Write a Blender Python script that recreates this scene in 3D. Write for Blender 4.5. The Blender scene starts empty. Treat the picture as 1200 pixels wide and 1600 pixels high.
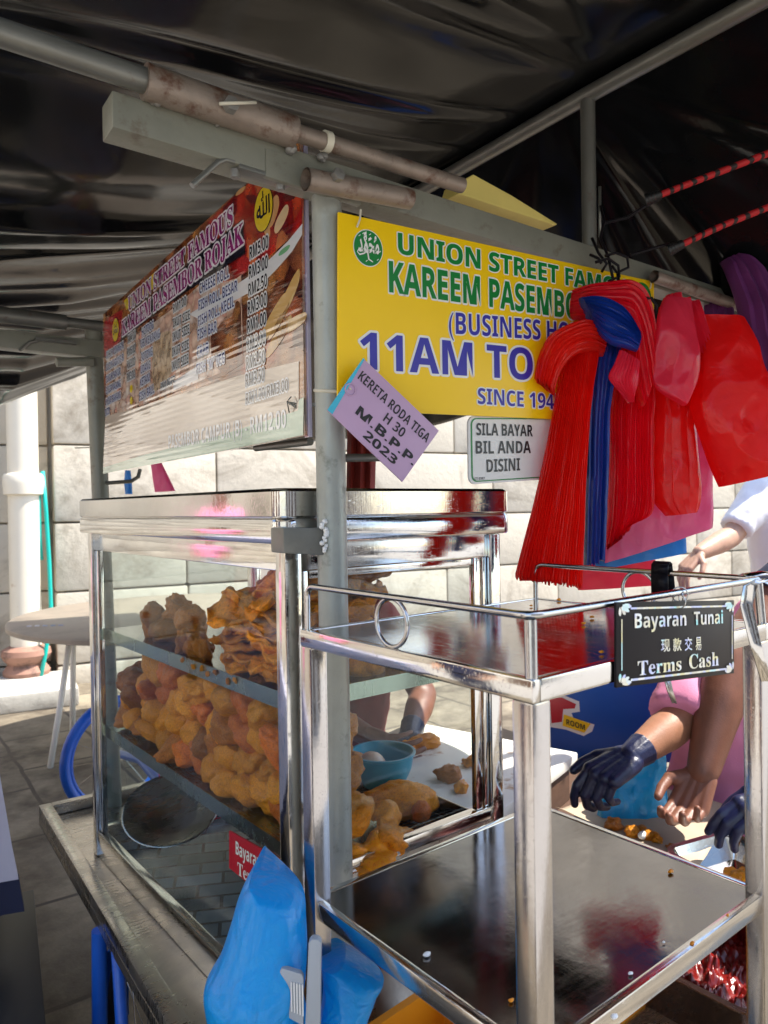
import bpy, bmesh, math, random
from mathutils import Vector, Matrix, noise, Euler
random.seed(7)
D = bpy.data
SC = bpy.context.scene
COL = SC.collection
R = math.radians
# ------------------------------------------------------------------ camera
F_PX = 1157.29
CAM = Vector((-.5874, -.9679, 1.400))
YAW, PITCH, ROLL = R(54.58259), R(-.42659), R(-.88887)
FW = Vector((math.cos(PITCH)*math.cos(YAW), math.cos(PITCH)*math.sin(YAW), math.sin(PITCH)))
RT = Vector((math.sin(YAW), -math.cos(YAW), 0))
UP = RT.cross(FW)
RT, UP = math.cos(ROLL)*RT+math.sin(ROLL)*UP, -math.sin(ROLL)*RT+math.cos(ROLL)*UP
cd = D.cameras.new('camera'); cam = D.objects.new('camera', cd); COL.objects.link(cam)
cam.matrix_world = Matrix(((RT.x, UP.x, -FW.x, CAM.x), (RT.y, UP.y, -FW.y, CAM.y), (RT.z, UP.z, -FW.z, CAM.z), (0, 0, 0, 1)))
cd.sensor_fit = 'HORIZONTAL'; cd.sensor_width = 36; cd.lens = 36*F_PX/1200
cd.clip_start = .05; cd.clip_end = 200
cd.dof.use_dof = True; cd.dof.focus_distance = 1.2; cd.dof.aperture_fstop = 11
SC.camera = cam
# ------------------------------------------------------------------ sky, sun, exposure
SUN_AZ = Vector((.86, -.51, 0)).normalized(); SUN_EL = R(59)
w = D.worlds.new('World'); SC.world = w; w.use_nodes = True
nt = w.node_tree; nt.nodes.clear()
sky = nt.nodes.new('ShaderNodeTexSky'); sky.sky_type = 'NISHITA'; sky.sun_disc = False
sky.sun_elevation = SUN_EL; sky.sun_rotation = math.atan2(SUN_AZ.x, SUN_AZ.y)
bg = nt.nodes.new('ShaderNodeBackground'); bg.inputs[1].default_value = .15
wo = nt.nodes.new('ShaderNodeOutputWorld')
nt.links.new(sky.outputs[0], bg.inputs[0]); nt.links.new(bg.outputs[0], wo.inputs[0])
ld = D.lights.new('sun', 'SUN'); ld.energy = 3.4; ld.angle = R(.5); ld.color = (1, .95, .86)
sun = D.objects.new('sun', ld); COL.objects.link(sun)
sd = SUN_AZ*math.cos(SUN_EL)+Vector((0, 0, math.sin(SUN_EL)))
sun.rotation_euler = sd.to_track_quat('Z', 'Y').to_euler()
sun.location = (4, -4, 6)
SC.view_settings.view_transform = 'Standard'; SC.view_settings.look = 'None'
SC.view_settings.exposure = 1.6; SC.view_settings.gamma = 1
SC.cycles.max_bounces = 10; SC.cycles.transparent_max_bounces = 16; SC.cycles.glossy_bounces = 6
SC.cycles.diffuse_bounces = 5; SC.cycles.sample_clamp_indirect = 6; SC.cycles.caustics_reflective = True

# ------------------------------------------------------------------ pixel <-> world (1200x1600 photograph pixels)
def ray(u, v): return FW+RT*((u-600)/F_PX)-UP*((v-800)/F_PX)
def P(u, v, d): return CAM+ray(u, v)*d                       # point at depth d
def onp(u, v, pt, n):                                        # ray meets a plane
    r = ray(u, v); n = Vector(n); return CAM+r*((Vector(pt)-CAM).dot(n)/r.dot(n))
def PZ(u, v, z): return onp(u, v, (0, 0, z), (0, 0, 1))
def PY(u, v, y): return onp(u, v, (0, y, 0), (0, 1, 0))
def PX(u, v, x): return onp(u, v, (x, 0, 0), (1, 0, 0))
V3 = lambda x, y, z: Vector((x, y, z))
def rotz(a):
    c, s = math.cos(a), math.sin(a)
    return lambda x, y, z: Vector((x*c-y*s, x*s+y*c, z))

# ------------------------------------------------------------------ materials
def nd(t, ty, **kw):
    n = t.nodes.new(ty)
    for k, v in kw.items():
        if k.startswith('i_'):
            key = k[2:]; n.inputs[int(key) if key.isdigit() else key].default_value = v
        else: setattr(n, k, v)
    return n
def newmat(name):
    m = D.materials.new(name); m.use_nodes = True; t = m.node_tree
    b = t.nodes['Principled BSDF']
    tc = nd(t, 'ShaderNodeTexCoord')
    return m, t, b, tc
def ramp(t, fac, stops, interp='LINEAR'):
    r = nd(t, 'ShaderNodeValToRGB'); r.color_ramp.interpolation = interp
    while len(r.color_ramp.elements) < len(stops): r.color_ramp.elements.new(.5)
    for e, (p, c) in zip(r.color_ramp.elements, stops):
        e.position = p; e.color = (*c, 1) if len(c) == 3 else c
    t.links.new(fac, r.inputs[0]); return r.outputs[0]
def nz(t, tc, scale, detail=4, rough=.55, vec=None, dist=0):
    n = nd(t, 'ShaderNodeTexNoise'); n.inputs['Scale'].default_value = scale; n.inputs['Detail'].default_value = detail
    n.inputs['Roughness'].default_value = rough; n.inputs['Distortion'].default_value = dist
    t.links.new(vec if vec is not None else tc.outputs['Object'], n.inputs['Vector']); return n.outputs['Fac']
def mapv(t, tc, sc=(1, 1, 1), rot=(0, 0, 0)):
    m = nd(t, 'ShaderNodeMapping'); m.inputs['Scale'].default_value = sc; m.inputs['Rotation'].default_value = rot
    t.links.new(tc.outputs['Object'], m.inputs['Vector']); return m.outputs[0]
def mix(t, fac, a, b, mode='MIX'):
    n = nd(t, 'ShaderNodeMix', data_type='RGBA', blend_type=mode)
    for s, v in ((n.inputs[0], fac), (n.inputs[6], a), (n.inputs[7], b)):
        if isinstance(v, bpy.types.NodeSocket): t.links.new(v, s)
        elif isinstance(v, (int, float)): s.default_value = v
        else: s.default_value = (*v, 1)
    return n.outputs[2]
def bump(t, b, h, strength, dist=.002):
    n = nd(t, 'ShaderNodeBump'); n.inputs['Strength'].default_value = strength; n.inputs['Distance'].default_value = dist
    t.links.new(h, n.inputs['Height'])
    old = b.inputs['Normal'].links
    if old: t.links.new(old[0].from_socket, n.inputs['Normal'])
    t.links.new(n.outputs[0], b.inputs['Normal'])
def M(name, col, rough=.5, metal=0, var=.12, vs=9, bmp=0, bs=60, dirt=None, rvar=0, spec=.5, coat=0, sub=0, stretch=None):
    m, t, b, tc = newmat(name)
    vec = mapv(t, tc, stretch) if stretch else None
    f = nz(t, tc, vs, 5, vec=vec)
    c = mix(t, f, [x*(1-var) for x in col], [min(1, x*(1+var)) for x in col])
    if dirt:
        dc, ds, lo, hi = dirt
        df = ramp(t, nz(t, tc, ds, 8, .65), [(lo, (0, 0, 0)), (hi, (1, 1, 1))])
        c = mix(t, df, c, dc)
        if metal: t.links.new(ramp(t, df, [(0, (metal,)*3), (1, (.1,)*3)]), b.inputs['Metallic'])
    t.links.new(c, b.inputs['Base Color'])
    b.inputs['Roughness'].default_value = rough
    if rvar:
        t.links.new(ramp(t, nz(t, tc, vs*1.7, 7, .7, vec=vec), [(.3, (max(.02, rough-rvar),)*3), (.7, (min(1, rough+rvar),)*3)]), b.inputs['Roughness'])
    if not (dirt and metal): b.inputs['Metallic'].default_value = metal
    b.inputs['Specular IOR Level'].default_value = spec
    b.inputs['Coat Weight'].default_value = coat; b.inputs['Coat Roughness'].default_value = .08
    if sub:
        b.inputs['Subsurface Weight'].default_value = sub; b.inputs['Subsurface Radius'].default_value = (.02, .008, .004); b.inputs['Subsurface Scale'].default_value = .5
    if bmp: bump(t, b, nz(t, tc, bs, 6, .6), bmp)
    return m
def steel(name, col=(.62, .61, .59), rough=.1, rv=.06, scr=(60, 3, 3), smudge=.25, scratch=.10):
    m, t, b, tc = newmat(name)
    v = mapv(t, tc, scr)
    s1 = nz(t, tc, 6, 6, .7, vec=v)
    s2 = nz(t, tc, 7, 5, .6)
    rr = ramp(t, mix(t, .5, s1, s2), [(.35, (max(.03, rough-rv),)*3), (.65, (rough+rv,)*3)])
    sm = ramp(t, nz(t, tc, 4, 8, .7, dist=.6), [(.5, (0, 0, 0)), (.75, (1, 1, 1))])
    f = nd(t, 'ShaderNodeMath', operation='MULTIPLY'); t.links.new(sm, f.inputs[0]); f.inputs[1].default_value = smudge
    t.links.new(mix(t, f.outputs[0], col, [x*.55 for x in col]), b.inputs['Base Color'])
    ra = nd(t, 'ShaderNodeMath', operation='MULTIPLY_ADD'); t.links.new(sm, ra.inputs[0]); ra.inputs[1].default_value = .16; t.links.new(rr, ra.inputs[2]); t.links.new(ra.outputs[0], b.inputs['Roughness'])
    b.inputs['Metallic'].default_value = 1
    sc2 = ramp(t, nz(t, tc, 9, 4, .8, vec=mapv(t, tc, (scr[1]*2, scr[0]*.7, 30), (.3, .2, .6))), [(.60, (0,)*3), (.66, (1,)*3)]); bump(t, b, sc2, scratch, .0006)
    bump(t, b, s1, scratch, .001); bump(t, b, s2, .12, .004)
    bump(t, b, nz(t, tc, 2.5, 2), .25, .01)
    return m
def glassmat(name, tint=(.93, .96, .95), dust=.06, refl=1.0):
    m = D.materials.new(name); m.use_nodes = True; t = m.node_tree; t.nodes.clear()
    tc = nd(t, 'ShaderNodeTexCoord'); o = nd(t, 'ShaderNodeOutputMaterial')
    tr = nd(t, 'ShaderNodeBsdfTransparent'); tr.inputs[0].default_value = (*tint, 1)
    gl = nd(t, 'ShaderNodeBsdfGlossy'); gl.inputs['Roughness'].default_value = .01; gl.inputs[0].default_value = (.95, .97, 1, 1)
    df = nd(t, 'ShaderNodeBsdfDiffuse'); df.inputs[0].default_value = (.75, .74, .7, 1)
    fr = nd(t, 'ShaderNodeFresnel'); ge = nd(t, 'ShaderNodeNewGeometry'); io = nd(t, 'ShaderNodeMath', operation='MULTIPLY_ADD')
    t.links.new(ge.outputs['Backfacing'], io.inputs[0]); io.inputs[1].default_value = 1/1.5-1.5; io.inputs[2].default_value = 1.5; t.links.new(io.outputs[0], fr.inputs[0])
    mu = nd(t, 'ShaderNodeMath', operation='MULTIPLY'); mu.inputs[1].default_value = refl; t.links.new(fr.outputs[0], mu.inputs[0])
    m1 = nd(t, 'ShaderNodeMixShader'); t.links.new(mu.outputs[0], m1.inputs[0]); t.links.new(tr.outputs[0], m1.inputs[1]); t.links.new(gl.outputs[0], m1.inputs[2])
    big = ramp(t, nz(t, tc, 5, 8, .7, dist=.4), [(.45, (.15,)*3), (.8, (1,)*3)])
    spk = ramp(t, nz(t, tc, 260, 2, .5), [(.66, (0,)*3), (.74, (3,)*3)])
    a = nd(t, 'ShaderNodeMath', operation='ADD'); t.links.new(big, a.inputs[0]); t.links.new(spk, a.inputs[1])
    mu2 = nd(t, 'ShaderNodeMath', operation='MULTIPLY'); mu2.inputs[1].default_value = dust; t.links.new(a.outputs[0], mu2.inputs[0])
    m2 = nd(t, 'ShaderNodeMixShader'); t.links.new(mu2.outputs[0], m2.inputs[0]); t.links.new(m1.outputs[0], m2.inputs[1]); t.links.new(df.outputs[0], m2.inputs[2])
    t.links.new(m2.outputs[0], o.inputs[0]); return m
def plastic_sheet(name, col, rough=.26, trans=.3, bmp=.3, bs=30):
    m = D.materials.new(name); m.use_nodes = True; t = m.node_tree
    b = t.nodes['Principled BSDF']; o = t.nodes['Material Output']; tc = nd(t, 'ShaderNodeTexCoord')
    c = mix(t, nz(t, tc, 14, 4), [x*.8 for x in col], [min(1, x*1.15) for x in col])
    t.links.new(c, b.inputs['Base Color']); b.inputs['Roughness'].default_value = rough
    h = nz(t, tc, bs*.55, 2, .4, dist=2.2); bump(t, b, h, min(1, bmp*2), .007); bump(t, b, nz(t, tc, bs*2.4, 3, .5, dist=1.5), bmp*1.3, .0025)
    b.inputs['Coat Weight'].default_value = .35; b.inputs['Coat Roughness'].default_value = .16; b.inputs['Coat IOR'].default_value = 1.6
    tl = nd(t, 'ShaderNodeBsdfTranslucent'); t.links.new(c, tl.inputs[0])
    ms = nd(t, 'ShaderNodeMixShader'); ms.inputs[0].default_value = trans
    t.links.new(b.outputs[0], ms.inputs[1]); t.links.new(tl.outputs[0], ms.inputs[2]); t.links.new(ms.outputs[0], o.inputs[0])
    return m

MT = {}
MT['steel'] = steel('polished_steel', rough=.07, rv=.04, smudge=.3)
MT['steel_rail'] = steel('brushed_rail_steel', (.5, .49, .48), .16, .06)
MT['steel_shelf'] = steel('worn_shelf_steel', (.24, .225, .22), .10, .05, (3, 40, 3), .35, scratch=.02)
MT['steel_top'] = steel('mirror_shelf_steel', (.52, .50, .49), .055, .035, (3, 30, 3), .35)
MT['steel_leg'] = steel('trolley_leg_steel', (.48, .46, .45), .13, .07, (30, 30, 2), .4)
MT['steel_dull'] = steel('dull_tray_steel', (.52, .49, .44), .27, .12, (3, 25, 3), .7)
MT['dark_edge'] = M('dark_tray_side', (.03, .03, .03), .4, .3)
MT['lip'] = steel('greenish_shelf_steel', (.30, .36, .32), .22, .08)
MT['paint'] = M('grey_green_paint', (.19, .19, .15), .40, 0, .25, 14, .35, 90, dirt=((.10, .065, .04), 19, .56, .72))
MT['post'] = M('silver_post_paint', (.33, .345, .31), .33, .15, .25, 14, .5, 110, dirt=((.16, .17, .14), 24, .58, .70))
MT['rust'] = M('rusty_galvanised', (.25, .20, .16), .45, .3, .35, 24, .4, 120, dirt=((.10, .04, .02), 30, .52, .66))
MT['galv'] = M('galvanised_pipe', (.17, .17, .15), .36, .45, .25, 18, .25, 90, dirt=((.12, .09, .07), 30, .62, .74))
MT['weld'] = M('weld_bead', (.22, .21, .19), .4, .3, .3, 60, .6, 200)
MT['black'] = M('black_rubber', (.012, .012, .013), .45)
MT['blackgloss'] = M('black_gloss', (.01, .008, .010), .32, 0, .1, spec=.12)
MT['glass'] = glassmat('case_glass', dust=.006, refl=.28)
MT['glass2'] = glassmat('clear_glass', dust=.010, refl=.4)
MT['white'] = M('white_plastic', (.78, .77, .74), .4)
MT['board'] = M('white_cutting_board', (.74, .72, .66), .45, 0, .08, 12, .1, 50, dirt=((.36, .17, .05), 14, .60, .72))
MT['yellow'] = M('yellow_sign_face', (.93, .60, .004), .33, 0, .05, 6, .06, 30, dirt=((.42, .27, .03), 17, .68, .86))
MT['ink_green'] = M('green_ink', (.0, .20, .03), .35, 0, .1)
MT['ink_blue'] = M('blue_ink', (.035, .03, .36), .35, 0, .1)
MT['ink_white'] = M('white_ink', (.80, .80, .76), .35, 0, .04)
MT['ink_black'] = M('black_ink', (.012, .012, .014), .35)
MT['ink_magenta'] = M('magenta_ink', (.30, .012, .17), .3)
MT['ink_navy'] = M('navy_ink', (.05, .07, .24), .3)
MT['lilac'] = M('lilac_tag', (.50, .33, .50), .45, 0, .08, 20, .15, 60, dirt=((.3, .19, .27), 34, .66, .8))
MT['cyan_edge'] = M('blue_tag_edge', (.05, .45, .62), .5)
MT['redsign'] = M('red_sign_face', (.50, .015, .03), .25)
MT['holo'] = None
MT['nylon'] = M('nylon_tie', (.62, .58, .46), .4)
MT['foam'] = M('yellow_foam', (.72, .58, .16), .8, 0, .12, 18, .5, 90)
MT['red'] = plastic_sheet('red_bag_film', (1, .02, .02), .25, .66)
MT['scarlet'] = plastic_sheet('scarlet_bag_film', (1, .035, .022), .26, .64)
MT['crimson'] = plastic_sheet('crimson_bag_film', (.94, .012, .035), .28, .6)
MT['rose'] = plastic_sheet('rose_bag_film', (1, .06, .13), .26, .62)
MT['pink'] = plastic_sheet('pink_bag_film', (.95, .20, .42), .3, .55)
MT['navy'] = plastic_sheet('navy_bag_film', (.008, .04, .30), .28, .25)
MT['bluefilm'] = plastic_sheet('blue_bag_film', (.03, .30, .74), .3, .5)
MT['sky'] = plastic_sheet('bright_blue_bag_film', (.01, .46, 1.0), .28, .45, .5, 34)
MT['cyan'] = plastic_sheet('cyan_apron_film', (.01, .42, .80), .3, .3, .5, 18)
MT['purple'] = M('purple_cloth', (.085, .008, .085), .85, 0, .25, 30, .4, 200)
MT['darkred'] = M('dark_red_cloth', (.22, .02, .015), .8, 0, .3, 20, .3, 120)
MT['blue_paint'] = M('blue_enamel', (.01, .09, .45), .3, 0, .2, 12, .1, 60, dirt=((.12, .11, .10), 22, .66, .74))
MT['carton'] = M('blue_carton', (.004, .085, .42), .4, 0, .12, 5)
MT['skin_a'] = M('brown_skin', (.34, .155, .085), .5, 0, .3, 26, .35, 240, sub=.05)
MT['skin_b'] = M('dark_skin', (.19, .075, .045), .46, 0, .32, 26, .35, 240, sub=.04)
MT['skin_c'] = M('light_brown_skin', (.46, .26, .17), .5, 0, .2, 26, .3, 240, sub=.05)
MT['glove'] = M('navy_nitrile_glove', (.009, .012, .045), .34, 0, .3, 30, .9, 70, stretch=(1, 1.6, .8))
MT['pinkcloth'] = M('pink_cotton', (.74, .26, .42), .8, 0, .1, 14, .3, 260)
MT['whitecloth'] = M('white_cotton', (.78, .77, .80), .85, 0, .05, 14, .2, 200)
MT['greycloth'] = M('pale_grey_cotton', (.50, .53, .56), .85, 0, .12, 14, .2, 200)
MT['darkcloth'] = M('dark_navy_cotton', (.014, .018, .05), .85, 0, .2, 14, .2, 200)
MT['hair'] = M('black_hair', (.012, .01, .009), .5, 0, .3, 60, .4, 300)
MT['eye'] = M('eye_white', (.75, .73, .7), .2)
MT['lip_skin'] = M('lip_skin', (.30, .10, .08), .4)
MT['wood'] = M('dark_wood', (.10, .055, .035), .5, 0, .3, 12, .3, 60, stretch=(1, 8, 8))
MT['tabletop'] = M('grey_table_top', (.30, .245, .19), .5, 0, .15, 6, dirt=((.2, .17, .14), 5, .5, .75))
MT['paper'] = M('tan_paper', (.42, .335, .24), .7, 0, .07, 10, .15, 40)
MT['sauce'] = M('dark_red_sauce', (.14, .005, .003), .28, 0, .6, 30, .35, 45, coat=.12)
MT['tubsteel'] = steel('brown_stained_tub', (.22, .14, .10), .25, .1, smudge=.6)
MT['orange'] = M('orange_plastic', (.85, .30, .01), .28, 0, .08, 10)
MT['bowl'] = M('turquoise_bowl', (.03, .30, .42), .3)
MT['egg'] = M('boiled_egg', (.74, .52, .34), .35, 0, .08)
MT['grey_clip'] = M('grey_clip_plastic', (.34, .37, .40), .4)
MT['hose'] = M('teal_hose', (.0, .40, .33), .35)
MT['terracotta'] = M('rusty_drain_foot', (.32, .17, .12), .75, 0, .35, 9, .5, 40, dirt=((.08, .05, .04), 9, .5, .7))
MT['drain'] = M('cream_pipe_paint', (.72, .66, .54), .45, 0, .06, 6, .15, 30, dirt=((.42, .28, .15), 7, .63, .78))
def fried(name, dark, lightc, sc=30):
    m, t, b, tc = newmat(name)
    oi = nd(t, 'ShaderNodeObjectInfo')
    n1 = nz(t, tc, sc, 7, .65, dist=.5); n2 = nz(t, tc, sc*.35, 3)
    f = mix(t, .45, n1, n2)
    c = ramp(t, f, [(.3, dark), (.48, [(.65*a+.35*b_) for a, b_ in zip(lightc, dark)]), (.62, lightc), (.8, [min(1, x*1.25) for x in lightc])])
    v = nd(t, 'ShaderNodeHueSaturation'); t.links.new(c, v.inputs['Color'])
    vr = ramp(t, oi.outputs['Random'], [(0, (.72,)*3), (1, (1.4,)*3)]); t.links.new(vr, v.inputs['Value'])
    t.links.new(v.outputs[0], b.inputs['Base Color'])
    t.links.new(ramp(t, n1, [(.3, (.25,)*3), (.7, (.55,)*3)]), b.inputs['Roughness'])
    b.inputs['Coat Weight'].default_value = .22; b.inputs['Coat Roughness'].default_value = .14; b.inputs['Specular IOR Level'].default_value = .35; b.inputs['Subsurface Weight'].default_value = .1; b.inputs['Subsurface Radius'].default_value = (.02, .008, .003); b.inputs['Subsurface Scale'].default_value = .3
    bump(t, b, n1, .8, .005); bump(t, b, nz(t, tc, sc*3.2, 5, .65), .6, .002); bump(t, b, nz(t, tc, 220, 4, .6), .4, .0015)
    return m
MT['fried'] = fried('golden_batter', (.38, .080, .002), (1.0, .37, .005))
MT['fried_d'] = fried('brown_batter', (.10, .028, .004), (.56, .17, .010))
MT['fried_r'] = fried('reddish_batter', (.34, .045, .005), (.92, .22, .012))
MT['cracker'] = fried('amber_cracker', (.26, .06, .003), (.95, .32, .010), 22)
def holo():
    m, t, b, tc = newmat('iridescent_foil')
    vo = nd(t, 'ShaderNodeTexVoronoi'); vo.inputs['Scale'].default_value = 90; t.links.new(tc.outputs['Object'], vo.inputs['Vector'])
    c = ramp(t, vo.outputs['Color'], [(.0, (.15, .75, .8)), (.35, (.8, .8, .8)), (.6, (.75, .7, .4)), (.8, (.5, .55, .85)), (1, (.8, .85, .8))])
    t.links.new(c, b.inputs['Base Color']); b.inputs['Metallic'].default_value = .35; b.inputs['Roughness'].default_value = .3
    return m
MT['holo'] = holo()
def rope():
    m, t, b, tc = newmat('red_black_bungee')
    n = nd(t, 'ShaderNodeTexWave'); n.inputs['Scale'].default_value = 12; n.inputs['Distortion'].default_value = 6; n.inputs['Detail'].default_value = 2
    t.links.new(mapv(t, tc, (2, 1, 1), (.3, .5, .9)), n.inputs['Vector'])
    t.links.new(ramp(t, n.outputs['Fac'], [(.2, (.01, .005, .005)), (.34, (.45, .008, .012))]), b.inputs['Base Color']); b.inputs['Roughness'].default_value = .6
    bump(t, b, nz(t, tc, 400, 2), .5, .001)
    return m
MT['bungee'] = rope()
def tarp():
    m, t, b, tc = newmat('black_tarpaulin')
    t.links.new(ramp(t, nz(t, tc, 3, 5), [(.3, (.0022, .0026, .003)), (.7, (.006, .0065, .0075))]), b.inputs['Base Color'])
    st = ramp(t, nz(t, tc, 2.2, 7, .7), [(.35, (.10,)*3), (.65, (.17,)*3)]); t.links.new(st, b.inputs['Roughness'])
    b.inputs['Specular IOR Level'].default_value = .17
    bump(t, b, nz(t, tc, 260, 2), .05, .001); bump(t, b, nz(t, tc, 7, 3, .45, dist=.4), .12, .012)
    return m
MT['tarp'] = tarp()
MT['seam'] = M('tarpaulin_seam', (.006, .006, .007), .4, 0, .3, 30, .5, 300, spec=.3)
def stone(name, c1, c2, dirtc, bs=20):
    m, t, b, tc = newmat(name)
    a = nz(t, tc, 2.2, 6, .6); d = ramp(t, nz(t, tc, 1.3, 9, .7, dist=.8), [(.50, (0,)*3), (.68, (1,)*3)])
    t.links.new(mix(t, d, mix(t, a, c1, c2), dirtc), b.inputs['Base Color'])
    b.inputs['Roughness'].default_value = .9; bump(t, b, nz(t, tc, bs, 8, .7), .5, .012)
    return m
MT['stone'] = stone('limewashed_stone', (.52, .46, .36), (.68, .61, .50), (.30, .25, .185))
MT['stone_grey'] = stone('weathered_grey_stone', (.26, .25, .22), (.40, .38, .34), (.13, .12, .11))
MT['plaster'] = stone('pale_plaster', (.70, .66, .58), (.78, .74, .66), (.5, .46, .40), 8)
MT['step'] = stone('concrete_step', (.42, .40, .36), (.52, .50, .45), (.22, .2, .18))
def paving():
    m, t, b, tc = newmat('stained_shaded_paving')
    br = nd(t, 'ShaderNodeTexBrick'); br.inputs['Scale'].default_value = 1
    br.inputs['Brick Width'].default_value = .62; br.inputs['Row Height'].default_value = .46; br.inputs['Mortar Size'].default_value = .012; br.inputs['Mortar Smooth'].default_value = .4
    br.inputs['Color1'].default_value = (.15, .13, .095, 1); br.inputs['Color2'].default_value = (.20, .175, .13, 1); br.inputs['Mortar'].default_value = (.035, .03, .025, 1)
    v = nd(t, 'ShaderNodeMapping'); v.inputs['Rotation'].default_value = (0, 0, R(90)); v.inputs['Location'].default_value = (.13, .05, 0)
    wob = nd(t, 'ShaderNodeVectorMath', operation='ADD'); nn = nd(t, 'ShaderNodeTexNoise'); nn.inputs['Scale'].default_value = 3
    t.links.new(tc.outputs['Object'], nn.inputs['Vector']); sc_ = nd(t, 'ShaderNodeVectorMath', operation='SCALE'); sc_.inputs['Scale'].default_value = .035
    t.links.new(nn.outputs['Color'], sc_.inputs[0]); t.links.new(tc.outputs['Object'], wob.inputs[0]); t.links.new(sc_.outputs[0], wob.inputs[1])
    t.links.new(wob.outputs[0], v.inputs['Vector']); t.links.new(v.outputs[0], br.inputs['Vector'])
    st = ramp(t, nz(t, tc, 2.6, 9, .7), [(.38, (0,)*3), (.62, (1,)*3)])
    c = mix(t, st, br.outputs['Color'], (.06, .048, .034))  # real stains, also deepened to put ground shade into the colour
    c = mix(t, nz(t, tc, 45, 6, .7), c, (.9, .85, .8), 'OVERLAY')
    t.links.new(c, b.inputs['Base Color']); b.inputs['Roughness'].default_value = .8
    bump(t, b, br.outputs['Fac'], -.6, .012); bump(t, b, nz(t, tc, 40, 8, .7), .5, .008)
    return m
MT['paving'] = paving()
MT['asphalt'] = M('worn_street', (.36, .34, .31), .9, 0, .15, 6, .4, 120)
def foodphoto(name, stops, scale, stretch=(1, 1, 1), kind='voronoi'):
    m, t, b, tc = newmat(name)
    mv = mapv(t, tc, stretch)
    dn = nd(t, 'ShaderNodeTexNoise'); dn.inputs['Scale'].default_value = scale*.6; dn.inputs['Detail'].default_value = 5; t.links.new(mv, dn.inputs['Vector'])
    ad = nd(t, 'ShaderNodeVectorMath', operation='ADD'); s_ = nd(t, 'ShaderNodeVectorMath', operation='SCALE'); s_.inputs['Scale'].default_value = .05
    t.links.new(dn.outputs['Color'], s_.inputs[0]); t.links.new(mv, ad.inputs[0]); t.links.new(s_.outputs[0], ad.inputs[1])
    vo = nd(t, 'ShaderNodeTexVoronoi'); vo.inputs['Scale'].default_value = scale; t.links.new(ad.outputs[0], vo.inputs['Vector'])
    c1 = ramp(t, vo.outputs['Color'], stops)
    c2 = ramp(t, vo.outputs['Distance'], [(.25, (1, 1, 1)), (.8, (.34, .26, .22))])
    c = mix(t, .85, c1, c2, 'MULTIPLY')
    c = mix(t, .5, c, nz(t, tc, scale*4, 6, .7), 'OVERLAY')
    t.links.new(c, b.inputs['Base Color'])
    b.inputs['Roughness'].default_value = .06
    return m
# laminated, fluted board: horizontal flutes bend the reflection
def laminate(m):
    t = m.node_tree; b = t.nodes['Principled BSDF']; tc = [n for n in t.nodes if n.type == 'TEX_COORD'][0]
    wv = nd(t, 'ShaderNodeTexWave', wave_type='BANDS', bands_direction='Z'); wv.inputs['Scale'].default_value = 26; wv.inputs['Distortion'].default_value = .35; wv.inputs['Detail'].default_value = 1
    geo = nd(t, 'ShaderNodeNewGeometry'); t.links.new(geo.outputs['Position'], wv.inputs['Vector'])
    bump(t, b, wv.outputs['Fac'], .026, .006)
    if b.inputs['Normal'].links: t.links.new(b.inputs['Normal'].links[0].from_socket, b.inputs['Coat Normal'])
    b.inputs['Roughness'].default_value = .07; b.inputs['Specular IOR Level'].default_value = .6; b.inputs['Coat Weight'].default_value = 1; b.inputs['Coat IOR'].default_value = 2.9; b.inputs['Coat Roughness'].default_value = .03
    return m
MT['food_brown'] = laminate(foodphoto('printed_fried_food', [(.1, (.10, .02, .01)), (.4, (.34, .10, .03)), (.65, (.50, .22, .06)), (.9, (.38, .05, .02))], 24))
MT['food_red'] = laminate(foodphoto('printed_red_sauce', [(.1, (.22, .008, .006)), (.4, (.60, .02, .012)), (.7, (.66, .07, .02)), (.95, (.70, .30, .10))], 26, (1, 1, .6)))
MT['food_bean'] = laminate(foodphoto('printed_peanuts', [(.1, (.62, .45, .28)), (.5, (.72, .58, .40)), (.9, (.66, .48, .32))], 46))
MT['food_prawn'] = laminate(foodphoto('printed_prawns', [(.1, (.66, .33, .22)), (.4, (.78, .55, .42)), (.7, (.80, .70, .62)), (.95, (.62, .20, .12))], 44, (1, .7, 1)))
MT['food_roll'] = laminate(foodphoto('printed_rolls', [(.1, (.42, .20, .05)), (.5, (.60, .36, .12)), (.9, (.70, .50, .24))], 16, (1, 1, .35)))
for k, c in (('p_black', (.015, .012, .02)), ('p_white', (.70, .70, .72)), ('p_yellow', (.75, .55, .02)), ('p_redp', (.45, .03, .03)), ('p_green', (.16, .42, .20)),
             ('p_magenta', (.30, .012, .17)), ('p_navy', (.05, .07, .26)), ('p_label', (.72, .74, .76)), ('p_lilac', (.40, .36, .52)), ('p_tan', (.62, .34, .14)), ('p_cream', (.74, .54, .32)), ('p_rednoir', (.14, .02, .015)), ('p_gold', (.62, .38, .13)), ('p_palegreen', (.42, .56, .42)), ('p_glare', (.60, .50, .40))):
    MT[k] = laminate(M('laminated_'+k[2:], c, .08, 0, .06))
def clothpat():
    m, t, b, tc = newmat('white_cloth_with_blue_flowers')
    f = ramp(t, nz(t, tc, 9, 4, .6, dist=1.2), [(.56, (.46, .44, .52)), (.61, (.06, .16, .36)), (.70, (.20, .32, .48))])
    t.links.new(f, b.inputs['Base Color']); b.inputs['Roughness'].default_value = .7; bump(t, b, nz(t, tc, 300, 2), .2, .001)
    return m
MT['cloth'] = clothpat()
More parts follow.
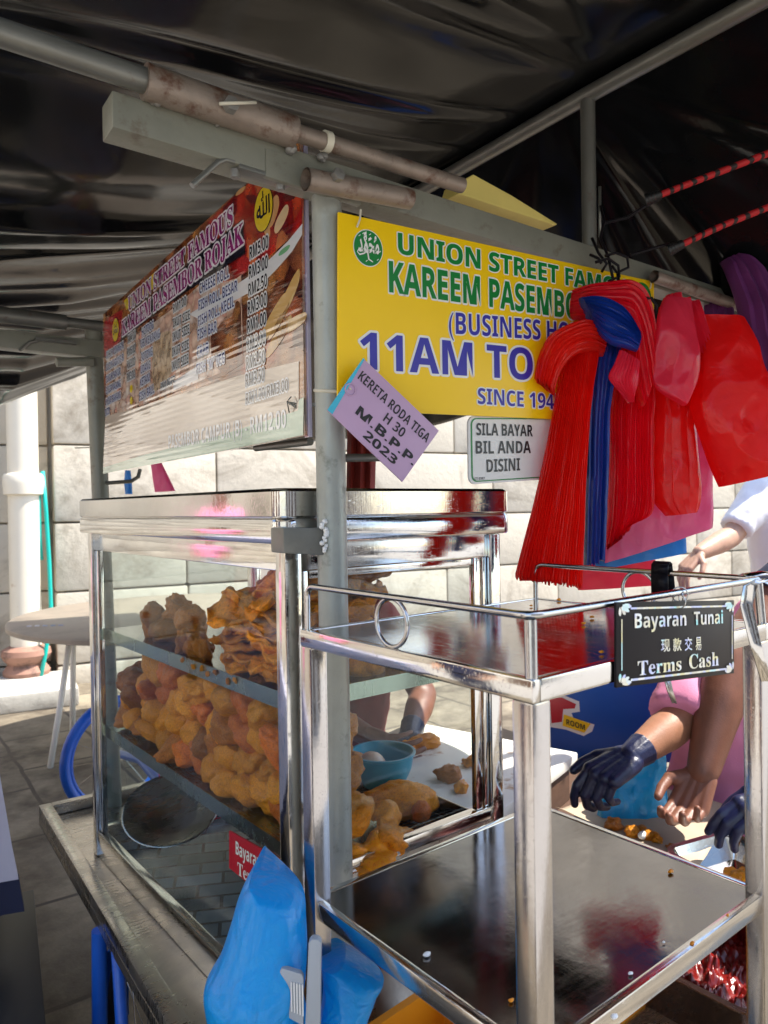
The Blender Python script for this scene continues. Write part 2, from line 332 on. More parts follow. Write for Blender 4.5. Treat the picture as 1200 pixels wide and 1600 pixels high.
def paver_reflection():  # block pattern colours in a reflection of street paving on the glass
    m, t, b, tc = newmat('teal_paver_reflection')
    br = nd(t, 'ShaderNodeTexBrick'); br.inputs['Scale'].default_value = 1; br.inputs['Brick Width'].default_value = .11; br.inputs['Row Height'].default_value = .055
    br.inputs['Mortar Size'].default_value = .004; br.inputs['Color1'].default_value = (.06, .085, .09, 1); br.inputs['Color2'].default_value = (.16, .20, .21, 1); br.inputs['Mortar'].default_value = (.02, .025, .03, 1)
    t.links.new(mapv(t, tc, (1, 1, 1), (0, 0, R(25))), br.inputs['Vector'])
    t.links.new(br.outputs['Color'], b.inputs['Base Color']); b.inputs['Roughness'].default_value = .2
    return m
MT['paver_refl'] = paver_reflection()

# ------------------------------------------------------------------ mesh builder (all in world coordinates)
class MB:
    def __init__(s): s.v = []; s.f = []
    def add(s, vs, fs):
        o = len(s.v); s.v += [Vector(p) for p in vs]; s.f += [tuple(i+o for i in f) for f in fs]; return s
    def hexa(s, c):                                   # 8 corners: bottom ring 0-3, top ring 4-7
        return s.add(c, [(3, 2, 1, 0), (4, 5, 6, 7), (0, 1, 5, 4), (1, 2, 6, 5), (2, 3, 7, 6), (3, 0, 4, 7)])
    def box(s, a, b, fr=V3):
        (x0, y0, z0), (x1, y1, z1) = a, b
        return s.hexa([fr(x0, y0, z0), fr(x1, y0, z0), fr(x1, y1, z0), fr(x0, y1, z0), fr(x0, y0, z1), fr(x1, y0, z1), fr(x1, y1, z1), fr(x0, y1, z1)])
    def bar(s, p, q, wy, wz, up=(0, 0, 1)):           # rectangular bar along p-q
        p, q = Vector(p), Vector(q); d = (q-p).normalized(); up = Vector(up)
        sd_ = d.cross(up).normalized(); u2 = sd_.cross(d)
        a, b = sd_*wy/2, u2*wz/2
        return s.hexa([p-a-b, q-a-b, q+a-b, p+a-b, p-a+b, q-a+b, q+a+b, p+a+b])
    def tube(s, pts, r, n=16, caps=True, hollow=0):
        pts = [Vector(p) for p in pts]; rs = r if isinstance(r, (list, tuple)) else [r]*len(pts)
        o = len(s.v); prev = None
        for i, p in enumerate(pts):
            d = (pts[min(i+1, len(pts)-1)]-pts[max(i-1, 0)]).normalized()
            if prev is None:
                a = d.cross(V3(0, 0, 1) if abs(d.z) < .9 else V3(1, 0, 0)).normalized()
            else:
                a = (prev-d*prev.dot(d)).normalized()
            prev = a; b = d.cross(a)
            for k in range(n):
                t_ = 2*math.pi*k/n; s.v.append(p+(a*math.cos(t_)+b*math.sin(t_))*rs[i])
        for i in range(len(pts)-1):
            for k in range(n):
                k2 = (k+1) % n; s.f.append((o+i*n+k, o+i*n+k2, o+(i+1)*n+k2, o+(i+1)*n+k))
        if caps:
            s.f.append(tuple(o+k for k in reversed(range(n)))); s.f.append(tuple(o+(len(pts)-1)*n+k for k in range(n)))
        return s
    def poly(s, pts, off=(0, 0, 0), th=0):            # flat polygon, optional thickness along off
        pts = [Vector(p) for p in pts]; n = len(pts)
        if not th: return s.add([p+Vector(off) for p in pts], [tuple(range(n))])
        o = Vector(off)*th
        return s.add(pts+[p+o for p in pts], [tuple(reversed(range(n))), tuple(range(n, 2*n))]+[(i, (i+1) % n, n+(i+1) % n, n+i) for i in range(n)])
    def ball(s, c, r, sub=2, sc=(1, 1, 1)):
        bm = bmesh.new(); bmesh.ops.create_icosphere(bm, subdivisions=sub, radius=1)
        vs = [Vector(c)+Vector((v.co.x*sc[0], v.co.y*sc[1], v.co.z*sc[2]))*r for v in bm.verts]
        bm.verts.ensure_lookup_table(); fs = [tuple(v.index for v in f.verts) for f in bm.faces]; bm.free(); return s.add(vs, fs)
    def lathe(s, c, prof, n=32, fr=None):             # prof: (r, z) list
        c = Vector(c); fr = fr or (lambda x, y, z: Vector((x, y, z)))
        o = len(s.v)
        for r, z in prof:
            for k in range(n):
                t_ = 2*math.pi*k/n; s.v.append(c+fr(r*math.cos(t_), r*math.sin(t_), z))
        for i in range(len(prof)-1):
            for k in range(n):
                k2 = (k+1) % n; s.f.append((o+i*n+k, o+i*n+k2, o+(i+1)*n+k2, o+(i+1)*n+k))
        return s
    def grid(s, rows):
        o = len(s.v); w_ = len(rows[0])
        for r in rows: s.v += [Vector(p) for p in r]
        for i in range(len(rows)-1):
            for j in range(w_-1): s.f.append((o+i*w_+j, o+i*w_+j+1, o+(i+1)*w_+j+1, o+(i+1)*w_+j))
        return s
    def build(s, name, mat, parent=None, bev=0, smooth=False, fixn=True, seg=2):
        if parent is not None:
            base = wloc(parent)
        else:
            xs = [v.x for v in s.v]; ys = [v.y for v in s.v]; zs = [v.z for v in s.v]
            base = V3((min(xs)+max(xs))/2, (min(ys)+max(ys))/2, min(zs))
        me = D.meshes.new(name); me.from_pydata([v-base for v in s.v], [], s.f)
        bm = bmesh.new(); bm.from_mesh(me)
        if fixn: bmesh.ops.recalc_face_normals(bm, faces=bm.faces)
        if bev:
            ed = [e for e in bm.edges if len(e.link_faces) == 2 and e.calc_face_angle(0) > R(35)]
            bmesh.ops.bevel(bm, geom=ed, offset=bev, segments=seg, affect='EDGES', profile=.6, clamp_overlap=True)
        bm.to_mesh(me); bm.free()
        if smooth or bev:
            for p in me.polygons: p.use_smooth = True
            if bev or smooth == 'auto':
                me.set_sharp_from_angle(angle=R(40))
        me.materials.append(MT[mat] if isinstance(mat, str) else mat)
        o = D.objects.new(name, me); COL.objects.link(o)
        if parent is not None: o.parent = parent
        else: o.location = base
        return o
def wloc(o):
    p = Vector(o.location)
    while o.parent: o = o.parent; p += Vector(o.location)
    return p
def tag(o, label, cat, group=None):
    o['label'] = label; o['category'] = cat
    if group: o['group'] = group
    return o
def thing(name, loc, label, cat, group=None):
    o = D.objects.new(name, None); COL.objects.link(o); o.location = loc; o.empty_display_size = .05
    return tag(o, label, cat, group)
def struct(o): o['kind'] = 'structure'; return o
def text_mesh(s, off=0.0, res=4):
    c = D.curves.new('t', 'FONT'); c.body = s; c.offset = off; c.resolution_u = res
    o = D.objects.new('t', c); COL.objects.link(o)
    me = D.meshes.new_from_object(o.evaluated_get(bpy.context.evaluated_depsgraph_get()))
    vs = [v.co.copy() for v in me.vertices]; fs = [tuple(p.vertices) for p in me.polygons]
    D.objects.remove(o); D.curves.remove(c); D.meshes.remove(me)
    return vs, fs
_tc = {}
def tm(s, off=0.0):
    if (s, off) not in _tc: _tc[(s, off)] = text_mesh(s, off)
    return _tc[(s, off)]
CAP = .72
def sans(s): return ''.join(chr(0x1D5D4+ord(c)-65) if 'A' <= c <= 'Z' else chr(0x1D5EE+ord(c)-97) if 'a' <= c <= 'z' else chr(0x1D7EC+ord(c)-48) if '0' <= c <= '9' else c for c in s)
def serifb(s): return ''.join(chr(0x1D400+ord(c)-65) if 'A' <= c <= 'Z' else chr(0x1D41A+ord(c)-97) if 'a' <= c <= 'z' else chr(0x1D7CE+ord(c)-48) if '0' <= c <= '9' else c for c in s)
def write(mb, s, p0, p1, cap, up, nrm, off=0.0, lift=.001, ref=None, font=sans, rim=0):
    """lay the string s from p0 towards p1 (p1 = where ref, or the whole of s, ends), capital height cap"""
    s = font(s); ref = font(ref) if ref else None
    vs, fs = tm(s, off)
    base = tm(s, 0.0)[0]; x0 = min(v.x for v in base)
    rb = tm(ref, 0.0)[0] if ref else base
    wd = max(v.x for v in rb)-x0
    ex = (Vector(p1)-Vector(p0))/wd; ey = Vector(up)*(cap/CAP)
    n = 12 if rim else 1
    for k in range(n):
        dx, dy = (rim*math.cos(2*math.pi*k/n), rim*math.sin(2*math.pi*k/n)) if rim else (0, 0)
        l = lift+k*8e-6
        mb.add([Vector(p0)+ex*(v.x-x0+dx)+ey*(v.y+dy)+Vector(nrm)*l for v in vs], fs)
def smoothstep(a, b, x):
    t = min(1, max(0, (x-a)/(b-a))); return t*t*(3-2*t)

# ================================================================== setting
g = MB().grid([[V3(x, y, -.12) for x in (-70, 70)] for y in (-70, 70)]); struct(g.build('ground', 'asphalt'))
pv = MB().box((-2.6, -2.2, -.3), (14, 7, 0)); struct(pv.build('pavement', 'paving'))

# stone wall beyond the stall: coursed blocks, one pier standing proud
WA = R(-8); WO = V3(0, 5.62, 0)
def wf(x, y, z):
    c, s_ = math.cos(WA), math.sin(WA); return WO+V3(x*c-y*s_, x*s_+y*c, z)
def wxy(u):                                           # wall coordinate x under a pixel column
    n = V3(-math.sin(WA), math.cos(WA), 0); p = onp(u, 792, WO, n)-WO
    return p.x*math.cos(WA)+p.y*math.sin(WA)
wall = thing('stone_wall', wf(2, 0, 0), 'tall limewashed stone block wall standing behind the whole stall', 'wall')
MB().box((-14, .14, -.1), (16, .6, 7), wf).build('core', 'stone', wall)
def courses(x0, x1, y0, zs, lens, seed):
    mb = MB(); rnd = random.Random(seed)
    for zi in range(len(zs)-1):
        x = x0
        while x < x1-.05:
            l = min(lens*rnd.uniform(.8, 1.25), x1-x)
            if x1-x-l < .3: l = x1-x
            mb.box((x+.005, y0, zs[zi]+.006), (x+l-.005, .2, zs[zi+1]-.006), wf); x += l
    return mb
ZS = [-.05, .16, .75, 1.31, 1.94, 2.6, 3.25, 3.9, 4.55, 5.2, 5.85, 6.5, 7.1]
xp = wxy(82)
courses(wxy(-70), wxy(12)-.1, .02, ZS, 1.1, 3).build('grey_block_course', 'stone_grey', wall, bev=.018)
courses(-13.5, wxy(-70)-.02, -.05, ZS, 1.3, 8).build('pale_block_course', 'stone', wall, bev=.018)
courses(wxy(12)-.1, xp-.02, .06, ZS, 2.0, 5).build('recess_block_course', 'stone', wall, bev=.018)
courses(xp, 15.8, -.13, ZS, 1.25, 4).build('pale_block_course', 'stone', wall, bev=.022)
# drain pipe with collar and rusty foot
cxp = wxy(36); rp = .112
dp = thing('drain_pipe', wf(cxp, -.16, 0), 'thick cream painted drain pipe with rusty foot standing against the stone wall', 'drain pipe')
MB().tube([wf(cxp, -.16, .30), wf(cxp, -.16, 6.5)], rp, 28).build('pipe', 'drain', dp, smooth='auto')
MB().lathe(wf(cxp, -.16, 1.62), [(rp, -.09), (rp+.03, -.08), (rp+.035, 0), (rp+.035, .06), (rp+.02, .08), (rp, .085)]).build('collar', 'drain', dp, smooth='auto')
MB().lathe(wf(cxp, -.16, 0), [(rp+.02, .05), (rp+.05, .1), (rp+.06, .16), (rp+.02, .22), (rp+.05, .25), (rp+.07, .29), (rp+.06, .33), (rp, .36)]).build('foot', 'terracotta', dp, smooth='auto')
h = MB().tube([wf(wxy(66), -.16, 1.72), wf(wxy(70), -.17, 1.4), wf(wxy(73), -.2, 1.0), wf(wxy(74), -.25, .6), wf(wxy(64), -.28, .3), wf(wxy(52), -.3, .03)], .016, 10)
h.tube([wf(wxy(66), -.15, 1.70), wf(wxy(60), -.16, 1.5), wf(wxy(60), -.17, 1.2), wf(wxy(62), -.18, 1.02)], .013, 10)
tag(h.build('garden_hose', 'hose', smooth=True), 'thin teal hose hanging down beside the cream drain pipe', 'hose')
st = MB().box((cxp-.55, -.85, 0), (cxp+.32, -.14, .13), wf)
tag(st.build('stone_step', 'step', bev=.02), 'low worn concrete step at the foot of the drain pipe', 'step')

# buildings of the street behind the photographer (seen in the steel and glass)
def shophouse(pt, ang, wd, label):
    fr0 = rotz(ang); fr = lambda x, y, z: Vector(pt)+fr0(x, y, z)
    b = thing('shophouse', Vector(pt), label, 'building')
    MB().box((-wd/2, 0, -.12), (wd/2, 4, 8), fr).build('wall', 'plaster', b)
    MB().box((-wd/2-.2, -.5, 7.6), (wd/2+.2, 4.2, 7.9), fr).build('roof', 'terracotta', b)
    n = int(wd/3)
    for i in range(n):
        x = -wd/2+(i+.5)*wd/n
        MB().box((x-.8, -.06, -.1), (x+.8, .1, 2.5), fr).build('door', 'wood', b, bev=.01)
        f = MB().box((x-.6, -.06, 4.2), (x+.6, .1, 6), fr).build('window', 'whitecloth', b, bev=.01)
        MB().box((x-.5, -.08, 4.3), (x+.5, -.03, 5.9), fr).build('pane', 'blackgloss', f)
shophouse((-9.5, 3, 0), R(90), 15, 'pale plastered shophouse across the street, left of the stall')
shophouse((1, -11, 0), R(180), 16, 'pale plastered shophouse across the street, behind the photographer')

# round folding table by the wall
tc0 = P(285, 955, 4.45); TZ = tc0.z; tr_ = .95
rt = thing('round_table', V3(tc0.x, tc0.y, 0), 'round grey folding table with thin crossed legs near the stone wall', 'table')
MB().lathe(V3(tc0.x, tc0.y, TZ), [(0, 0), (tr_-.01, 0), (tr_, -.008), (tr_, -.03), (tr_-.02, -.035), (0, -.035)], 64).build('tabletop', 'tabletop', rt, smooth='auto')
fl = P(78, 1190, 4.05); fl.z = 0
lx = P(118, 1000, 4.15)
for a, b in (((lx.x-.02, lx.y), (fl.x, fl.y)), ((lx.x, lx.y+.05), (lx.x+.05, lx.y+.35)), ((tc0.x+.5, tc0.y-.5), (tc0.x+.6, tc0.y-.65)), ((tc0.x+.5, tc0.y+.3), (tc0.x+.3, tc0.y+.6))):
    MB().tube([V3(a[0], a[1], TZ-.035), V3(a[0]*.5+b[0]*.5, a[1]*.5+b[1]*.5, TZ*.45), V3(b[0], b[1], 0)], .016, 10).build('leg', 'white', rt, smooth=True)
dm = MB()
for k in range(5): dm.poly([V3(tc0.x-.86+k*.035+dx, tc0.y-.02-k*.022+dy, TZ+.0012) for dx, dy in ((0, 0), (.022, -.014), (.032, .03), (.012, .045))])
dm.build('printed_mark', 'ink_navy', rt, fixn=False)

# ================================================================== cart
C0 = V3(.1, .5, 0)
cart = thing('street_food_cart', C0, 'three wheeled street food cart with a steel tray, grey green posts and a roof beam', 'food cart')
pt_, pb_ = PY(510, 310, 0), PY(528, 1375, 0)
dirp = (pb_-pt_)/(pt_.z-pb_.z)
ptop = pt_-dirp*.03; pbot = pt_+dirp*(pt_.z-.50)
post = MB().tube([pbot, ptop], .0228, 32).build('front_post', 'post', cart, smooth='auto')
# roof beam on the front post: square tube on plane y=0
bt0, bt1 = PY(175, 140, -.024), PY(1165, 462, -.024)
bdir = (bt1-bt0).normalized()
bb = lambda u, v: PY(u, v, -.024)
mbm = MB()
def beam(p, q, h, d, mb): return mb.hexa([p+V3(0, 0, -h), q+V3(0, 0, -h), q+V3(0, d, -h), p+V3(0, d, -h), p, q, q+V3(0, d, 0), p+V3(0, d, 0)])
beam(bt0, bt1+bdir*.35, .046, .048, mbm)
rb = mbm.build('roof_beam', 'paint', cart, bev=.003)
# step in the beam where a thinner piece is welded on
j0 = PY(415, 226, -.0262)
beam(j0+V3(0, 0, -.004), j0+bdir*.16+V3(0, 0, -.006), .04, .01, MB()).build('splice_plate', 'paint', rb, bev=.002)
# sliding pipe and sleeve on top of the beam
yp = -.036
MB().tube([PY(-260, -35, yp), PY(232, 128, yp)], .0155, 24).build('roof_pipe', 'galv', cart, smooth='auto')
sl = MB(); a, b = PY(226, 127, yp), PY(458, 207, yp)
sl.tube([a, b], .0222, 28).build('pipe_sleeve', 'rust', cart, smooth='auto')
MB().tube([PY(452, 204, yp), PY(722, 290, yp)], .0125, 24).build('roof_pipe', 'rust', cart, smooth='auto')
MB().tube([PY(505, 220, yp), PY(515, 223, yp)], .0150, 20).build('cable_tie', 'nylon', cart, smooth='auto')
def bolt(p, n, r, name='bolt', par=cart, mat='weld', h=.008):
    n = Vector(n).normalized()
    MB().tube([Vector(p), Vector(p)+n*h], r, 6).build(name, mat, par, bev=.0008)
bp = PY(358, 168, yp-.022)
bolt(bp, (0, -1, .1), .0105, h=.012)
MB().tube([PY(343, 162, yp-.036), PY(400, 160, yp-.036)], .0022, 8).build('locking_pin', 'nylon', cart, smooth=True)
rw = random.Random(2)
for (u, v) in ((334, 187), (418, 212), (452, 233), (502, 247), (243, 157), (440, 205)):
    m_ = MB(); c = PY(u, v, -.03)
    for k in range(5): m_.ball(c+V3(rw.uniform(-.006, .006), rw.uniform(-.003, .002), rw.uniform(-.004, .004)), rw.uniform(.004, .007), 1)
    m_.build('weld_bead', 'weld', cart, smooth=True)
bolt(PY(452, 232, -.026), (0, -1, 0), .008)
# pipe stub by the post
ys = -.047
so, si = PY(478, 280, ys), PY(640, 311, ys)
st_ = MB(); st_.tube([so, si], .0158, 28, caps=False); st_.tube([si, so], .0132, 28, caps=False)
sb = st_.build('pipe_stub', 'rust', cart, smooth='auto', fixn=False)
MB().poly([si+V3(0, math.cos(k*.3925)*.0157, math.sin(k*.3925)*.0157) for k in range(16)]).build('end_cap', 'rust', sb)
bolt(PY(525, 277, ys-.014), (0, -1, .15), .0095, h=.011)
# latch under the beam's end
lb0, lb1 = PY(368, 264, -.012), PY(452, 289, -.012)
MB().bar(lb0, lb1, .026, .006).build('latch_bar', 'galv', cart, bev=.001)
MB().tube([PY(300, 290, -.02), PY(340, 254, -.02), PY(352, 249, -.02), PY(366, 253, -.02)], .0042, 10).build('latch_handle', 'galv', cart, smooth='auto')
for u, v in ((367, 268), (438, 288)): bolt(PY(u, v-3, -.012), (0, 0, -1), .007, h=.012)
# vertical strut and ridge pipe
ru = PY(921, 372, 0); RZ = PY(918, 158, 0).z
MB().tube([V3(ru.x, 0, ru.z-.02), V3(ru.x, 0, RZ)], .0145, 20).build('roof_strut', 'galv', cart, smooth='auto')
MB().tube([V3(ru.x+.03, -1.1, RZ+.012), V3(ru.x, 0, RZ+.012), V3(ru.x-.02, 3.25, RZ+.0)], .0165, 20).build('ridge_pipe', 'galv', cart, smooth='auto')
MB().tube([V3(ru.x+.012, -.016, ru.z+.0), V3(ru.x+.014, -.016, ru.z+.10)], .003, 8).build('welded_rod', 'galv', cart, smooth=True)
# pipe stubs on the right of the beam
for (u0, v0, u1, v1, y, r, mt) in ((1022, 432, 1166, 482, -.05, .0125, 'rust'), (1090, 404, 1215, 448, .06, .0165, 'galv')):
    a, b = PY(u0, v0, y), PY(u1, v1, y)
    s_ = MB(); s_.tube([a, b], r, 24, caps=False); s_.tube([b, a], r*.8, 24, caps=False); s_.build('pipe_stub', mt, cart, smooth='auto', fixn=False)
MB().bar(PY(1062, 458, -.0), PY(1062, 560, 0), .03, .03, (0, 1, 0)).build('rear_strut', 'paint', cart)
# rear post, rear beam, latch, stubs
RY = 1.3281
rp0, rp1 = PY(147, 540, RY), PY(157, 775, RY)
dr = (rp1-rp0)/(rp0.z-rp1.z)
MB().tube([rp0+dr*(rp0.z-.5), rp0-dr*.05], .0245, 28).build('rear_post', 'paint', cart, smooth='auto')
q0, q1 = PY(-60, 507, RY-.03), PY(300, 548, RY-.03)
mq = MB(); beam(q0, q1, .05, .05, mq); mq.build('rear_beam', 'paint', cart, bev=.003)
MB().tube([PY(-60, 484, RY-.035), PY(103, 504, RY-.035)], .022, 20).build('pipe_sleeve', 'galv', cart, smooth='auto')
MB().tube([PY(100, 503, RY-.035), PY(300, 525, RY-.035)], .015, 20).build('roof_pipe', 'galv', cart, smooth='auto')
MB().tube([PY(88, 566, RY-.03), PY(145, 565, RY-.03)], .0135, 16).build('pipe_stub', 'paint', cart, smooth='auto')
MB().tube([PY(30, 549, RY-.035), PY(46, 535, RY-.035), PY(62, 531, RY-.035)], .005, 8).build('latch_handle', 'galv', cart, smooth='auto')
MB().bar(PY(55, 530, RY-.035), PY(118, 537, RY-.035), .03, .008).build('latch_bar', 'galv', cart)
MB().tube([PY(165, 755, RY-.02), PY(205, 752, RY-.02), PY(216, 745, RY-.02), PY(219, 733, RY-.02)], .006, 10).build('hook_rod', 'galv', cart, smooth='auto')
MB().tube([PX(485, 690, .012), PX(400, 700, .012)], .0065, 10).build('side_rod', 'galv', cart, smooth='auto')
MB().tube([V3(.0, 0, PY(520, 716, 0).z), V3(.11, 0, PY(585, 714, 0).z)], .0065, 10).build('cross_rod', 'galv', cart, smooth='auto')
MB().tube([PY(117, 580+460-460+120, RY), PY(144, 699, RY)], .002, 6).build('tie_wire', 'nylon', cart)
# steel tray deck with raised rim
DZ = .545
rc = [PZ(60, 1258, DZ), PZ(262, 1600, DZ)]
ex = (rc[0]-rc[1]).normalized(); ang = math.atan2(ex.y, ex.x)-R(90)
tf0 = rotz(ang); tf = lambda x, y, z: V3(rc[0].x, rc[0].y, 0)+tf0(x, y, z)
LEN, WID, RIM = 1.75, .80, .034
dk = MB(); dk.box((.0, -LEN, DZ-.05), (WID, 0, DZ-.03), tf); dk.build('tray_floor', 'steel_dull', cart)
rim = MB()
for a, b in (((0, -LEN), (RIM, 0)), ((RIM, -RIM), (WID, 0)), ((WID-RIM, -LEN), (WID, -RIM)), ((RIM, -LEN), (WID-RIM, -LEN+RIM))):
    rim.box((a[0], a[1], DZ-.029), (b[0], b[1], DZ), tf)
rim.build('tray_rim', 'steel_dull', cart, bev=.004)
sk = MB(); sk.box((.001, -LEN+.002, DZ-.055), (.012, -.002, DZ-.006), tf); sk.box((.012, -.012, DZ-.055), (WID, -.0015, DZ-.006), tf)
sk.build('tray_skirt', 'dark_edge', cart)
dr_ = MB().lathe(tf(.19, -.27, DZ-.0285), [(0, .0), (.02, .0), (.021, .001)], 20); dr_.build('drain_hole', 'black', cart)
for p in ((.10, -.5), (.10, -1.6), (.7, -.5), (.7, -1.6)):
    MB().box((p[0]-.02, p[1]-.02, .30), (p[0]+.02, p[1]+.02, DZ-.05), tf).build('deck_support', 'black', cart)
# front wheel with blue mudguard under the tray
def wheel(c, r, fr, name, tyre='black', rimm='steel_rail', tr=.02, spokes=18, guard=False):
    wh = MB(); n = 48
    ringp = lambda rr, off=0: [c+fr(rr*math.cos(2*math.pi*k/n), off, rr*math.sin(2*math.pi*k/n)) for k in range(n+1)]
    wh.tube(ringp(r-tr), tr, 12, caps=False)
    o = wh.build(name, tyre, cart, smooth=True)
    MB().tube(ringp(r-2.1*tr), tr*.5, 8, caps=False).build('rim', rimm, o, smooth=True)
    sp = MB()
    for k in range(spokes):
        t_ = 2*math.pi*k/spokes; sp.tube([c+fr(.02*math.cos(t_+.6), .02*(-1)**k, .02*math.sin(t_+.6)), c+fr((r-2.1*tr)*math.cos(t_), 0, (r-2.1*tr)*math.sin(t_))], .0009, 5)
    sp.build('spoke_set', 'steel_rail', o)
    MB().tube([c+fr(0, -.04, 0), c+fr(0, .04, 0)], .02, 14).build('hub', 'steel_rail', o, smooth='auto')
    return o
wc = P(232, 1712, 1.50); wc.z = .25
fy = lambda x, y, z: V3(y, x, z)
wheel(wc, .245, fy, 'front_wheel')
gd = MB(); n = 40
gd.grid([[wc+V3(dx, .262*math.cos(t_)*(1-abs(dx)*1.2), .262*math.sin(t_)*(1-abs(dx)*1.2)) for dx in (-.035, -.025, 0, .025, .035)] for t_ in [R(-5)+R(195)*k/n for k in range(n+1)]])
go = gd.build('mudguard', 'blue_paint', cart, smooth=True); sm = go.modifiers.new('t', 'SOLIDIFY'); sm.thickness = .003
fk = MB(); fk.tube([V3(wc.x-.045, wc.y, wc.z), V3(wc.x-.045, wc.y+.03, wc.z+.20), V3(wc.x-.04, wc.y+.06, DZ-.05)], .0125, 14)
fk.tube([V3(wc.x+.045, wc.y, wc.z), V3(wc.x+.045, wc.y+.03, wc.z+.20), V3(wc.x+.04, wc.y+.06, DZ-.05)], .0125, 14)
fk.tube([V3(wc.x-.05, wc.y+.18, .12), V3(wc.x-.05, wc.y+.16, DZ-.05)], .016, 14)
fk.build('wheel_fork', 'blue_paint', cart, smooth='auto')
c2 = P(184, 1166, 3.35); c2.z = .30
fr2 = rotz(math.atan2((c2-CAM).y, (c2-CAM).x)-R(62))
wheel(c2, .265, fr2, 'rear_wheel', 'blue_paint', 'blue_paint', .022, 14)
MB().tube([c2, V3(c2.x-.05, c2.y-.5, .42), tf(.4, -.05, DZ-.08)], .018, 14).build('rear_frame_tube', 'blue_paint', cart, smooth='auto')
# tarpaulin roof (fixed on the ridge pipe, a thing of its own)
rfold = random.Random(5)
FOLDS = [(-1.5+i*.115+rfold.uniform(-.05, .05), rfold.choice([.012, .018, .03, .045]), rfold.choice([-1, 1, 1])*rfold.uniform(.008, .026), rfold.uniform(-.12, .12), rfold.uniform(0, 3)) for i in range(42)]
def tz(x, y):
    rx = ru.x+(.01*(-y) if y < 0 else -.006*y)
    if x <= rx:
        sl_ = .14+.05*smoothstep(0, 1.3, y)+.27*smoothstep(1.3, 3.2, y)
        d = min(rx-x, .62+.25*(rx-x-.62)) if rx-x > .62 and y > 1 else rx-x
        d = d if y <= 1 or rx-x <= .62 else (rx-x)*(1-smoothstep(1, 2, y))+d*smoothstep(1, 2, y)
        z = RZ+.034-sl_*d+.03*smoothstep(.0, .1, d)*math.exp(-d*3)*0
        z -= .05*smoothstep(.2, 1, d)*smoothstep(.3, 1.3, y)
    else:
        d = x-rx; z = RZ+.034-.74*d-.06*d*d
        sl_ = .5
    e = min(1, abs(x-rx)*4)
    f = 0
    if x <= rx:                                       # folds run away from the ridge, gathered at it
        d = rx-x
        yy = y+.10*noise.noise(V3(x*.9, y*.5, 2))
        for (c, wd, am, dr, ph_) in FOLDS:
            q_ = (yy-c-dr*d)/(wd*(1+1.2*d))
            if abs(q_) < 3: f += am*math.exp(-q_*q_)*(.35+.65*abs(math.sin(d*2.3+ph_)))*(1+.3*d)
        f += .035*noise.noise(V3(x*.7, y*1.3, 1))+.010*noise.noise(V3(x*2.0, y*5, 5))
    else:
        an = math.atan2(y-.05, d+.05)
        f = .030*math.sin(an*9+1.0)*min(1, d*2.2)+.03*noise.noise(V3(an*4, d*.6, 3))+.004*noise.noise(V3(x*6, y*6, 5))
    return z+f*e
tg = MB()
xs = [-.60+i*(1.85)/150 for i in range(151)]; ysv = [-.95+i*(4.15)/330 for i in range(331)]
tg.grid([[V3(x, y, tz(x, y)) for x in xs] for y in ysv])
to = tg.build('tarpaulin_roof', 'tarp', smooth=True)
m_ = to.modifiers.new('thick', 'SOLIDIFY'); m_.thickness = .0015; m_.offset = 1
tag(to, 'black glossy tarpaulin roof wrinkled over the ridge pipe', 'tarpaulin')

# ================================================================== glass display case (own yaw)
cf0 = rotz(.0562); cf = lambda x, y, z: cf0(x, y, z)
# columns follow the photograph's edges
ZL, ZH = 1.345, 1.4306
X0, X1, Y0, Y1 = -.0515+.006, .4424, .0586, 1.040
CB = .535
case = thing('display_case', cf((X0+X1)/2, (Y0+Y1)/2, DZ-.03), 'stainless steel display case with glass panes and fried snacks inside', 'display case')
cw = .030
for (x, y) in ((X0, Y0), (X0, Y1-cw), (X1-cw, Y0), (X1-cw, Y1-cw)):
    MB().box((x, y, DZ-.029), (x+cw, y+cw, ZL-.001), cf).build('corner_column', 'steel', case, bev=.003)
lid = MB(); lo = .020
def roundrect(x0, y0, x1, y1, r, z, n=6):
    out = []
    for cx_, cy_, a0 in ((x1-r, y1-r, 0), (x0+r, y1-r, 90), (x0+r, y0+r, 180), (x1-r, y0+r, 270)):
        for k in range(n+1): t_ = R(a0+90*k/n); out.append(cf(cx_+r*math.cos(t_), cy_+r*math.sin(t_), z))
    return out
def slab(mb, x0, y0, x1, y1, r, prof):
    rings = [roundrect(x0-o, y0-o, x1+o, y1+o, r, z) for o, z in prof]; n = len(rings[0]); o = len(mb.v)
    for rg in rings: mb.v += rg
    for i in range(len(rings)-1):
        for k in range(n): mb.f.append((o+i*n+k, o+i*n+(k+1) % n, o+(i+1)*n+(k+1) % n, o+(i+1)*n+k))
    mb.f.append(tuple(o+k for k in reversed(range(n)))); mb.f.append(tuple(o+(len(rings)-1)*n+k for k in range(n)))
slab(lid, X0, Y0, X1, Y1, .03, [(lo-.003, 1.3845), (lo, 1.3875), (lo, ZH-.005), (lo-.005, ZH)])
lo_ = lid.build('lid', 'steel', case, smooth='auto')
band = MB(); slab(band, X0, Y0, X1, Y1, .03, [(lo-.002, ZL), (lo, ZL+.003), (lo, 1.379), (lo-.004, 1.3845)])
band.build('lid_band', 'steel', case, smooth='auto')
ZR = 1.300                                            # head rail
for a, b in (((X0+.006, Y0+cw, ZR), (X0+.020, Y1-cw, ZL)), ((X0+cw, Y0+.006, ZR), (X1-cw, Y0+.020, ZL)), ((X0+cw, Y1-.02, ZR), (X1-cw, Y1-.006, ZL)), ((X1-.02, Y0+cw, ZR), (X1-.006, Y1-cw, ZL))):
    MB().box(a, b, cf).build('head_rail', 'steel', case, bev=.002)
